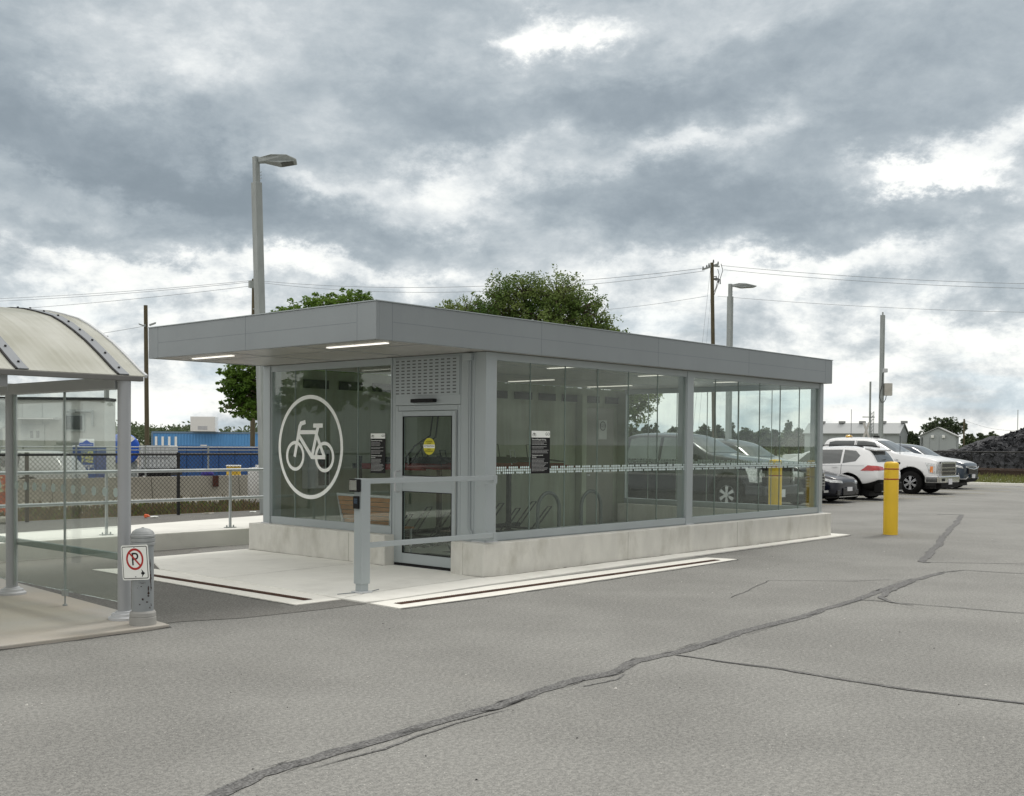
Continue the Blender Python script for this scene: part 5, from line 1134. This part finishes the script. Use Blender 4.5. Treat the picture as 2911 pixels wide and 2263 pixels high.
# ------------------------------------------------------------------ vehicles (local: front towards -y)
def loft(stations, cz=.10):
    rings = []
    for y, z0, zb, zt, W, Wt in stations:
        h = zt-zb
        half = [(0, z0), (.80*W, z0), (.97*W, z0+cz), (1.0*W, max(z0+cz+.04, z0+.42*(zb-z0))), (.995*W, z0+.72*(zb-z0)), (.955*W, zb), (.955*W+(Wt-.955*W)*.5, zb+.5*h), (Wt, zb+.88*h), (.80*Wt, zb+.985*h), (0, zt+.02)]
        rings.append([(x, y, z) for x, z in half]+[(-x, y, z) for x, z in half[-2:0:-1]])
    return rings
def car_body(parent, stations, paint, lower, wheels, ra, clad=True, name='body', arch_w=.30, endc=.2, cz=.10):
    rings = loft(stations, cz); n = len(rings[0]); bm = bmesh.new(); R_ = [[bm.verts.new(p) for p in rg] for rg in rings]
    for i in range(len(R_)-1):
        for k in range(n):
            f = bm.faces.new((R_[i][k], R_[i][(k+1) % n], R_[i+1][(k+1) % n], R_[i+1][k])); f.smooth = True
            f.material_index = 1 if (k in (0, 1, n-1, n-2) and clad) or k in (0, n-1) else 0
    for rg, rev in ((R_[0], 1), (R_[-1], 0)):
        c = [(rg[k], rg[n-k] if k else None) for k in range(n//2+1)]
        for k in range(n//2):                                # strips across the end
            a, b = rg[k], rg[k+1]; c_, d_ = rg[(n-k-1) % n], rg[(n-k) % n]
            q = [a, b, c_, d_]; u = []
            for v in q:
                if v not in u: u.append(v)
            if len(u) > 2:
                f = bm.faces.new(u); f.smooth = True; f.material_index = 1 if k in (0, 1) and clad else 0
    cl_ = bm.edges.layers.float.new('crease_edge')
    for i in range(len(R_)-1):
        for k, c_ in ((5, .6), (n-5, .6), (7, .6), (n-7, .6), (2, .5), (n-2, .5)):
            e = bm.edges.get((R_[i][k], R_[i+1][k]))
            if e: e[cl_] = c_
    for rg in (R_[0], R_[-1]):
        for k in range(n):
            e = bm.edges.get((rg[k], rg[(k+1) % n]))
            if e: e[cl_] = endc
    bmesh.ops.recalc_face_normals(bm, faces=bm.faces); me = bpy.data.meshes.new('tmp'); bm.to_mesh(me); bm.free()
    for mm in (paint, lower, blackm): me.materials.append(mm)
    o = bpy.data.objects.new('tmp', me); COL.objects.link(o); s = o.modifiers.new('s', 'SUBSURF'); s.levels = 2; s.render_levels = 2
    cut = MB(); W = max(s_[4] for s_ in stations)
    for y, r in wheels:
        for sg in (-1, 1):
            x0, x1 = sorted((sg*(W-arch_w), sg*(W+.2))); cut.lathe([(ra, x0), (ra, x1)], (0, y, r), 28, 'x')
    co = cut.build('cut', blackm); b = o.modifiers.new('b', 'BOOLEAN'); b.operation = 'DIFFERENCE'; b.object = co; b.solver = 'EXACT'; b.material_mode = 'TRANSFER'
    me2 = bpy.data.meshes.new_from_object(o.evaluated_get(bpy.context.evaluated_depsgraph_get())); me2.name = name
    bpy.data.objects.remove(o); bpy.data.objects.remove(co)
    ob = bpy.data.objects.new(name, me2); COL.objects.link(ob); ob.parent = parent
    bm = bmesh.new(); bm.from_mesh(me2); t = BVHTree.FromBMesh(bm); bm.free(); return ob, t
def panel(bvh, poly, axis, sign, name, m, parent, off=.005, n=14, prev=None):
    """polygon drawn flat and laid on the body; axis x: (y,z), y: (x,z), z: (x,y)"""
    bm = bmesh.new(); mk = {'x': lambda u, v: (3*sign, u, v), 'y': lambda u, v: (u, 6*sign, v), 'z': lambda u, v: (u, v, 4*sign)}[axis]
    f = bm.faces.new([bm.verts.new(mk(u, v)) for u, v in poly]); us = [p[0] for p in poly]; vs = [p[1] for p in poly]
    ax = {'x': (1, 2), 'y': (0, 2), 'z': (0, 1)}[axis]
    for a, lo, hi in ((ax[0], min(us), max(us)), (ax[1], min(vs), max(vs))):
        k = n if (hi-lo) > .35 else max(3, n//3)
        for i in range(1, k):
            co = Vector((0, 0, 0)); co[a] = lo+(hi-lo)*i/k; no = Vector((0, 0, 0)); no[a] = 1
            bmesh.ops.bisect_plane(bm, geom=bm.verts[:]+bm.edges[:]+bm.faces[:], plane_co=co, plane_no=no)
    d = Vector((-sign, 0, 0)) if axis == 'x' else Vector((0, -sign, 0)) if axis == 'y' else Vector((0, 0, -sign)); dead = []
    for v in bm.verts:
        h = bvh.ray_cast(v.co, d)
        if h[0] is None: dead.append(v); continue
        v.co = h[0]+h[1]*off if h[1].dot(d) < 0 else h[0]-h[1]*off
    bmesh.ops.delete(bm, geom=dead, context='VERTS')
    for f in bm.faces: f.smooth = True
    me = bpy.data.meshes.new(name); bm.to_mesh(me); bm.free(); me.materials.append(m); o = bpy.data.objects.new(name, me); COL.objects.link(o); o.parent = parent; return o
def wheel(parent, x, y, r, sg, rim_r, spokes=6, wd=.24, rim=None):
    tyre = MB().lathe([(rim_r, -wd/2), (r*.93, -wd/2), (r, -wd*.36), (r, wd*.36), (r*.93, wd/2), (rim_r, wd/2), (rim_r*.96, wd*.3), (rim_r*.96, -wd*.3), (rim_r, -wd/2)], (0, 0, 0), 32, 'x', caps=False).build('wheel', rubber, parent, loc=(x, y, r))
    q = MB(); xo = sg*wd*.42
    q.lathe([(rim_r*.97, -.03), (rim_r*1.02, 0), (rim_r*.93, .012), (rim_r*.90, -.03)], (xo, 0, 0), 32, 'x', caps=False)
    q.lathe([(.0, .0), (.06, .0), (.065, -.03), (.065, -.06)], (xo, 0, 0), 16, 'x')
    for k in range(spokes):
        a = 2*PI*k/spokes
        for da in (-.09, .09):
            m_ = Matrix.Rotation(a+da, 4, 'X'); wv = rim_r*.12; vs = [(xo-.02, -wv*.7, .04), (xo-.02, wv*.7, .04), (xo-.015, wv, rim_r*.92), (xo-.015, -wv, rim_r*.92)]
            q.add([m_ @ Vector(v) for v in vs]+[m_ @ Vector((v[0]-sg*.03, v[1], v[2])) for v in vs], [(0, 1, 2, 3), (4, 7, 6, 5), (0, 4, 5, 1), (1, 5, 6, 2), (2, 6, 7, 3), (3, 7, 4, 0)])
    q.build('rim', rim or rimm, tyre); MB().lathe([(0, 0), (rim_r*.95, 0)], (xo-sg*.06, 0, 0), 24, 'x').build('brake_disc', mat('disc_dark', (.02, .02, .022), .6), tyre)
    return tyre
def mirror(parent, x, y, z, sg, m): return MB().box(x, x+sg*.2, y-.05, y+.06, z, z+.16).build('mirror', m, parent, bevel=.03)
def paintm(name, col, metal=.0): return mat(name, col, .3, metal, var=.01, coat=.7 if col[0] > .1 else .8, spec=.4 if col[0] > .1 else .25)
white_car = paintm('white_car_paint', (.82, .83, .84)); navy = paintm('navy_car_paint', (.004, .006, .016), .0); slate = paintm('slate_car_paint', (.022, .04, .062), .2); black_car = paintm('black_car_paint', (.004, .0045, .006), .0); sheenp = paintm('sky_sheen_paint', (.45, .46, .47), .3)
lampred = mat('tail_lamp', (.42, .01, .012), .15, var=.3, vs=6, coat=1); lens = mat('head_lamp', (.55, .57, .58), .08, .2, var=.5, vs=14, coat=1); amber = mat('amber_lamp', (.75, .22, .02), .2, coat=1)
clad = mat('dark_cladding', (.010, .010, .010), .7, spec=.2)
def side_windows(bvh, parent, polys, m=None):
    for sg in (-1, 1):
        for p in polys: panel(bvh, p, 'x', sg, 'side_window', m or carglass, parent, .004)
def pickup(label, loc, rotz, paint, wg=None):
    t = thing('pickup_truck', label, 'pickup truck', loc, rotz); wb = 3.68; yb = 3.68+1.15
    st = [(-.90, .46, 1.02, 1.16, .93, .82), (-.885, .42, 1.06, 1.21, .97, .86), (-.70, .38, 1.12, 1.28, 1.0, .89), (-.3, .38, 1.17, 1.36, 1.0, .89), (.35, .38, 1.20, 1.43, 1.0, .89), (.62, .38, 1.21, 1.47, 1.0, .89), (.78, .38, 1.23, 1.55, 1.0, .87), (1.36, .38, 1.24, 1.90, 1.0, .78), (1.60, .38, 1.26, 1.99, 1.0, .77), (2.2, .38, 1.28, 2.02, 1.0, .76), (2.9, .38, 1.30, 2.02, 1.0, .76), (3.25, .38, 1.31, 2.00, 1.0, .78), (3.36, .38, 1.31, 1.95, 1.0, .79), (3.50, .38, 1.30, 1.40, 1.0, .92), (3.60, .38, 1.29, 1.38, 1.0, .95), (4.9, .42, 1.29, 1.37, 1.0, .95), (5.05, .50, 1.28, 1.35, .99, .94), (5.08, .55, 1.2, 1.3, .95, .90)]
    st = [(y+0, *r) for y, *r in st]
    ob, bvh = car_body(t, st, paint, clad, [(0, .41), (wb, .41)], .57, False, endc=.8)
    side_windows(bvh, t, [[(1.02, 1.30), (.98, 1.36), (1.43, 1.83), (1.75, 1.88), (2.10, 1.89), (2.10, 1.30)], [(2.20, 1.30), (2.20, 1.89), (2.95, 1.89), (3.18, 1.84), (3.22, 1.36), (3.14, 1.30)]], wg)
    panel(bvh, [(-.72, 1.50), (.72, 1.50), (.66, 1.90), (-.66, 1.90)], 'y', -1, 'windscreen', carglass, t, .006)
    panel(bvh, [(-.62, 1.45), (.62, 1.45), (.60, 1.86), (-.60, 1.86)], 'y', 1, 'rear_window', carglass, t, .006)
    for sg in (-1, 1):
        jl = panel(bvh, [(2.13, .55), (2.145, .55), (2.145, 1.9), (2.13, 1.9)], 'x', sg, 'door_gap', blackm, t, .003); panel(bvh, [(.90, .55), (.915, .55), (.915, 1.25), (.90, 1.25)], 'x', sg, 'door_gap', blackm, t, .003); panel(bvh, [(3.28, .55), (3.295, .55), (3.295, 1.3), (3.28, 1.3)], 'x', sg, 'door_gap', blackm, t, .003)
        panel(bvh, [(-.86, .98), (-.84, 1.10), (-.50, 1.13), (-.62, .92), (-.66, .76), (-.88, .74)], 'x', sg, 'headlight', lens, t, .008)
        if paint is white_car: panel(bvh, [(-.80, .78), (-.80, 1.0), (-.70, 1.0), (-.70, .8)], 'x', sg, 'indicator', amber, t, .012)
        panel(bvh, [(.38, 1.06), (.38, 1.13), (.78, 1.14), (.80, 1.10), (.6, 1.06)], 'x', sg, 'fender_badge', blackm if sg < 0 else chrome, t, .006)
        MB().box(sg*.99, sg*1.01, 1.9, 2.05, 1.17, 1.20).build('door_handle', paint, t, bevel=.005)
        mirror(t, sg*.96, .98, 1.30, sg, paint)
        panel(bvh, [(sg*.62, .75), (sg*.62, 1.08), (sg*.9, 1.08), (sg*.93, .75)] if paint is white_car else [(sg*.62, .90), (sg*.62, .97), (sg*.80, .99), (sg*.80, 1.08), (sg*.92, 1.08), (sg*.92, .76), (sg*.82, .76), (sg*.80, .90)], 'y', -1, 'headlight', lens, t, .01)
    g = MB(); g.box(-.64, .64, -.965, -.86, .64, 1.16); go = g.build('grille', blackr, t, bevel=.02)
    gb2 = MB()
    for z in (.66, .80, .93, 1.10): gb2.box(-.68, .68, -.99, -.966, z, z+.045)
    gb2.box(-.66, -.60, -.98, -.89, .66, 1.1); gb2.box(.60, .66, -.98, -.89, .66, 1.1); gb2.build('grille_bars', chrome if paint is white_car else blackr, go)
    bp_ = MB(); bp_.box(-.90, .90, -1.04, -.86, .42, .66); bp_.box(-.99, -.86, -1.0, -.52, .42, .67); bp_.box(.86, .99, -1.0, -.52, .42, .67); bo = bp_.build('bumper', chrome if paint is white_car else paint, t, bevel=.035)
    lw = MB(); lw.box(-.80, .80, -1.04, -.85, .24, .42); lw.box(-.99, -.9, -.9, -.55, .30, .42); lw.box(.9, .99, -.9, -.55, .30, .42); lw.build('lower_bumper', clad, t, bevel=.02)
    MB().box(-.16, .16, -1.055, -1.042, .36, .56).build('number_plate', plate_w, bo); MB().box(-.75, -.5, -1.05, -1.041, .48, .58).build('fog_lamp', blackm, bo)
    MB().box(-.95, .95, 5.02, 5.20, .42, .62).build('bumper', chrome, t, bevel=.02)
    for y in (0, wb):
        for sg in (-1, 1): wheel(t, sg*.87, y, .41, sg, .255, 6, .27)
    MB().box(-.74, .74, -.6, 4.9, .20, .45).build('chassis_shade_block', blackm, t)  # underbody block, hung low to block light beneath the truck
    return t, bvh
def suv(label, loc, rotz, paint, st, wb, wins, r=.355, ra=.43, wsr=None, rear=None, kind='suv', cladd=True, xw=.79, front=None, cat=None, rimr=.23, cz=.10):
    t = thing(kind, label, cat or kind.replace('_', ' '), loc, rotz)
    ob, bvh = car_body(t, st, paint, clad, [(0, r), (wb, r)], ra, cladd, cz=cz)
    side_windows(bvh, t, wins)
    panel(bvh, wsr, 'y', -1, 'windscreen', carglass, t, .006)
    if rear: panel(bvh, rear, 'y', 1, 'rear_window', carglass, t, .006)
    for y in (0, wb):
        for sg in (-1, 1): wheel(t, sg*xw, y, r, sg, rimr, 5, .22)
    MB().box(-.64, .64, -.5, wb+.6, .13, .34).build('chassis_shade_block', blackm, t)  # underbody block shaped low so the ground beneath stays dark
    return t, bvh
# white pickup (government plate and roof aerials)
t, bvh = pickup('white crew-cab pickup with chrome grille and amber beacon, nose towards us', (29.72, 6.45, 0), 0, white_car)
bc = MB().lathe([(.0, .10), (.06, .10), (.09, .05), (.10, 0), (0, 0)], (0, 0, 0), 16).build('beacon', mat('beacon_amber', (.7, .40, .02), .2, coat=1), t, loc=(-.1, 2.75, 2.035)); bc.scale = (2.2, 1.2, .8)
for x, y, h in ((-.25, 2.6, 1.05), (0, 1.9, .9), (-.85, .45, .7)): MB().tube([(x, y, 2.02 if y > 1 else 1.36), (x, y, (2.02 if y > 1 else 1.36)+h)], .009, 5).build('aerial', blackm, t)
MB().box(-.1, .0, 1.6, 1.8, 2.02, 2.08).build('roof_knob', blackm, t)
text('3E·6172', .10, Matrix.Translation((-1.012, .60, 1.20)) @ Matrix(((0, 0, -1, 0), (-1, 0, 0, 0), (0, 1, 0, 0), (0, 0, 0, 1))), mat('decal_grey', (.10, .10, .11), .5), t, 'unit_number', .004)
# dark pickup behind the end glass
t, bvh = pickup('dark navy crew-cab pickup nearest the shelter, seen through the end glass', (15.98, 5.60, 0), 0, navy, mat('pale_car_glass', (.10, .125, .12), .08, var=.2, vs=2, coat=.5))  # pale side-window colour stands in for brightness seen through the cab
# dark utility vehicle beside it
SV = [(-.90, .34, .80, .92, .72, .60), (-.86, .28, .88, 1.04, .86, .70), (-.6, .26, .95, 1.13, .93, .76), (0, .26, 1.0, 1.22, .95, .78), (.50, .26, 1.04, 1.28, .95, .80), (.68, .26, 1.06, 1.34, .95, .80), (1.15, .26, 1.10, 1.68, .95, .72), (1.5, .26, 1.12, 1.77, .95, .69), (2.2, .26, 1.14, 1.82, .95, .68), (3.0, .27, 1.16, 1.80, .95, .68), (3.45, .28, 1.17, 1.74, .95, .67), (3.68, .32, 1.12, 1.52, .93, .70), (3.82, .36, 1.0, 1.2, .92, .76), (3.88, .46, .92, 1.05, .84, .70)]
SW = [[(1.02, 1.16), (1.35, 1.60), (1.75, 1.68), (1.75, 1.16)], [(1.85, 1.16), (1.85, 1.69), (2.6, 1.69), (2.6, 1.18)], [(2.7, 1.18), (2.7, 1.68), (3.15, 1.64), (3.4, 1.36), (3.3, 1.24)]]
def sv_front(t, bvh, chromy=True):
    g = MB(); g.box(-.55, .55, -.965, -.86, .52, .92); go = g.build('grille', blackr, t, bevel=.03); gb2 = MB()
    for z in (.56, .64, .72, .80, .87): gb2.box(-.56, .56, -.985, -.966, z, z+.022)
    gb2.build('grille_bars', chrome, go)
    for sg in (-1, 1):
        panel(bvh, [(-.86, .80), (-.86, .93), (-.5, 1.0), (-.45, .93)], 'x', sg, 'headlight', lens, t, .008); panel(bvh, [(sg*.55, .80), (sg*.55, .92), (sg*.85, .96), (sg*.85, .82)], 'y', -1, 'headlight', lens, t, .01)
        MB().box(sg*.60, sg*.88, -.93, -.84, .36, .42).build('bumper_trim', chrome, t)
    MB().box(-.16, .16, -1.0, -.985, .42, .53).build('number_plate', plate_w, t)
t, bvh = suv('dark utility vehicle with barred grille between the dark pickup and the sedan', (18.45, 5.85, 0), 0, black_car, SV, 2.95, SW, wsr=[(-.66, 1.32), (.66, 1.32), (.60, 1.70), (-.60, 1.70)], r=.37, ra=.45); sv_front(t, bvh)
for ch in [t]: ch.scale = (1, 1, 1.04)
# dark sedan
SD = [(-.92, .26, .55, .62, .60, .46), (-.86, .20, .62, .73, .78, .62), (-.6, .18, .68, .82, .88, .72), (0, .17, .76, .91, .90, .74), (.45, .17, .84, .99, .90, .75), (.95, .17, .90, 1.06, .90, .75), (1.5, .17, .92, 1.32, .90, .66), (1.95, .17, .94, 1.42, .90, .60), (2.6, .17, .95, 1.43, .90, .59), (3.1, .18, .96, 1.34, .90, .60), (3.45, .20, .96, 1.16, .89, .68), (3.62, .26, .92, 1.02, .86, .72), (3.68, .36, .86, .95, .80, .68)]
t, bvh = suv('dark navy sedan with sloping bonnet whose nose pokes out past the shelter', (21.2, 6.12, 0), 0, navy, SD, 2.70, [[(1.25, 1.0), (1.75, 1.28), (2.1, 1.34), (2.1, 1.0)], [(2.2, 1.0), (2.2, 1.34), (2.7, 1.34), (3.15, 1.14), (3.05, 1.02)]], .325, .38, wsr=[(-.60, 1.10), (.60, 1.10), (.52, 1.36), (-.52, 1.36)], kind='sedan', cladd=False, xw=.76)
for sg in (-1, 1):
    panel(bvh, [(-.84, .62), (-.80, .68), (-.25, .80), (-.22, .72)], 'x', sg, 'headlight', lens, t, .008); panel(bvh, [(sg*.40, .60), (sg*.40, .66), (sg*.78, .70), (sg*.8, .62)], 'y', -1, 'headlight', lens, t, .01)
gl_ = MB(); gl_.box(-.40, .40, -.95, -.90, .24, .46); gl_.box(-.70, -.5, -.91, -.86, .24, .40); gl_.box(.5, .70, -.91, -.86, .24, .40); gl_.build('grille', blackr, t, bevel=.02)
MB().box(-.16, .16, -.965, -.952, .36, .48).build('number_plate', plate_w, t); MB().box(-.62, .62, -.93, -.86, .185, .205).build('lip', chrome, t)
mirror(t, -.88, 1.15, .95, -1, navy)
# white SUV, tail towards us
T1 = [(-.88, .32, .70, .82, .70, .58), (-.82, .26, .80, .94, .85, .70), (-.5, .24, .88, 1.06, .91, .75), (.1, .24, .94, 1.14, .92, .77), (.45, .24, .98, 1.19, .92, .78), (.65, .24, 1.0, 1.26, .92, .78), (1.15, .24, 1.02, 1.52, .92, .69), (1.6, .24, 1.04, 1.66, .92, .66), (2.3, .24, 1.06, 1.70, .92, .65), (3.0, .25, 1.09, 1.68, .92, .65), (3.32, .26, 1.10, 1.63, .92, .65), (3.50, .30, 1.08, 1.44, .91, .68), (3.62, .34, 1.04, 1.20, .90, .74), (3.72, .38, .94, 1.06, .88, .76), (3.80, .42, .78, .86, .84, .72)]
t, bvh = suv('white SUV parked tail-out with slanted red tail lamps behind the yellow bollard', (23.92, 8.88, 0), PI, white_car, T1, 2.79,
    [[(.95, 1.14), (1.3, 1.46), (1.7, 1.56), (1.7, 1.12)], [(1.78, 1.12), (1.78, 1.57), (2.50, 1.58), (2.50, 1.15)], [(2.57, 1.15), (2.57, 1.58), (2.95, 1.55), (3.12, 1.40), (3.0, 1.22)]], wsr=[(-.62, 1.24), (.62, 1.24), (.58, 1.56), (-.58, 1.56)], r=.36, ra=.50, rear=[(-.62, 1.20), (.62, 1.20), (.56, 1.54), (-.56, 1.54)], cz=.27, rimr=.24)
for sg in (-1, 1):
    panel(bvh, [(3.20, .93), (3.42, 1.10), (3.74, 1.08), (3.76, .98), (3.6, .93)], 'x', sg, 'tail_light', lampred, t, .008); panel(bvh, [(sg*.45, .95), (sg*.45, 1.05), (sg*.86, 1.09), (sg*.88, .94)], 'y', 1, 'tail_light', lampred, t, .01)
    panel(bvh, [(.4, 1.035), (.4, 1.05), (3.3, 1.085), (3.3, 1.075)], 'x', sg, 'body_crease', mat('crease_grey', (.30, .31, .33), .4), t, .003)
    for y in (1.74, 2.54): panel(bvh, [(y, .48), (y+.012, .48), (y+.012, 1.12), (y, 1.12)], 'x', sg, 'door_gap', blackm, t, .003)
    MB().tube([(sg*.60, .95+.5, 1.655), (sg*.62, 1.9, 1.725), (sg*.62, 2.9, 1.715), (sg*.60, 3.15, 1.665)], .018, 8).build('roof_rail', blackm, t)
    MB().box(sg*.905, sg*.925, 2.25, 2.42, 1.02, 1.045).build('door_handle', white_car, t, bevel=.005)
MB().add([(-.60, 3.20, 1.655), (.60, 3.20, 1.655), (.56, 3.58, 1.585), (-.56, 3.58, 1.585), (-.60, 3.20, 1.61), (.60, 3.20, 1.61), (.55, 3.55, 1.545), (-.55, 3.55, 1.545)], [(0, 1, 2, 3), (4, 7, 6, 5), (0, 4, 5, 1), (1, 5, 6, 2), (2, 6, 7, 3), (3, 7, 4, 0)]).build('spoiler', white_car, t, bevel=.01)
MB().box(-.80, .80, 3.60, 3.84, .24, .56).build('rear_bumper', clad, t, bevel=.04); 
for sg in (-1, 1): MB().box(sg*.45, sg*.78, 3.81, 3.85, .28, .31).build('exhaust_trim', chrome, t)
MB().tube([(0, 3.62, 1.28), (.25, 3.60, 1.26)], .012, 6).build('wiper', blackm, t)
# dark SUV at the end of the row
t, bvh = suv('dark slate SUV with silver fog-lamp brackets at the far end of the row', (35.45, 7.62, 0), 0, slate, SV, 2.70, SW, wsr=[(-.66, 1.32), (.66, 1.32), (.60, 1.70), (-.60, 1.70)], r=.37, ra=.44)
g = MB(); g.box(-.45, .45, -.955, -.88, .62, .86); go = g.build('grille', blackr, t, bevel=.03); cb_ = MB(); cb_.tube([(-.66, -.93, .90), (-.45, -.97, .84), (0, -.985, .80), (.45, -.97, .84), (.66, -.93, .90)], .02, 6); cb_.build('grille_bar', chrome, go)
for sg in (-1, 1):
    panel(bvh, [(-.86, .84), (-.80, .93), (-.40, 1.02), (-.42, .93)], 'x', sg, 'headlight', lens, t, .008)
    MB().tube([(sg*.90, -.70, .66), (sg*.88, -.76, .42), (sg*.70, -.93, .42), (sg*.52, -.95, .50)], .022, 6).build('fog_bracket', chrome, t)
MB().box(-.16, .16, -.99, -.975, .45, .60).build('number_plate', plate_w, t)
panel(bvh, [(-.8, -.80), (.8, -.80), (.78, .5), (-.78, .5)], 'z', 1, 'bonnet', sheenp, t, .003)  # pale sheet paints the sky's reflection onto the dark bonnet
# white car in the yard, mostly hidden by the fence
pv = at(218, 1300, 31)-Rr*3.75; t, bvh = suv('white car parked in the yard behind the black fence', (pv.x, pv.y, 0), YAW+PI, paintm('dusty_car_paint', (.42, .44, .43)), T1, 2.79, [[(.95, 1.14), (1.3, 1.46), (1.7, 1.56), (1.7, 1.12)], [(1.78, 1.12), (1.78, 1.57), (2.50, 1.58), (2.50, 1.15)]], wsr=[(-.62, 1.24), (.62, 1.24), (.58, 1.56), (-.58, 1.56)], r=.36, ra=.47, cz=.36, kind='parked_car', cat='car')
t.scale = (1, 1, .84)
# far small vehicles below the horizon trees
for px, lb in ((2215, 'tiny white van far beyond the parked row'), (2170, 'tiny pale car left of the far white van')):
    p = at(px, 1275, 300); p.z = 0; o = thing('parked_car', lb, 'car', (p.x, p.y, 0), YAW+PI*.5, 'far vehicles beyond the row')
    MB().prism([(-2.2, .3), (2.2, .3), (2.3, .9), (1.6, 1.1), (.9, 1.7), (-1.8, 1.75), (-2.2, 1.2)], lambda u, v, d: (d, u, v), -.85, .85).build('body', white_car, o, bevel=.08); MB().prism([(.95, 1.1), (1.5, 1.12), (.9, 1.6), (-1.6, 1.62), (-1.8, 1.15)], lambda u, v, d: (d, u, v), -.87, .87).build('side_window', carglass, o)
    for y in (-1.4, 1.4): MB().lathe([(.34, -.88), (.34, .88)], (0, y, .34), 16, 'x').build('wheel', rubber, o)
# painted bay lines
pl = MB()
for x in (16.95+.1, 19.75, 22.5, 25.4, 28.2, 31.1, 33.9, 37.2): pl.box(x, x+.1, 4.7, 9.5, .003, .006)
struct('bay_lines', pl, mat('worn_line', (.42, .38, .25), .8, var=.3, vs=5))
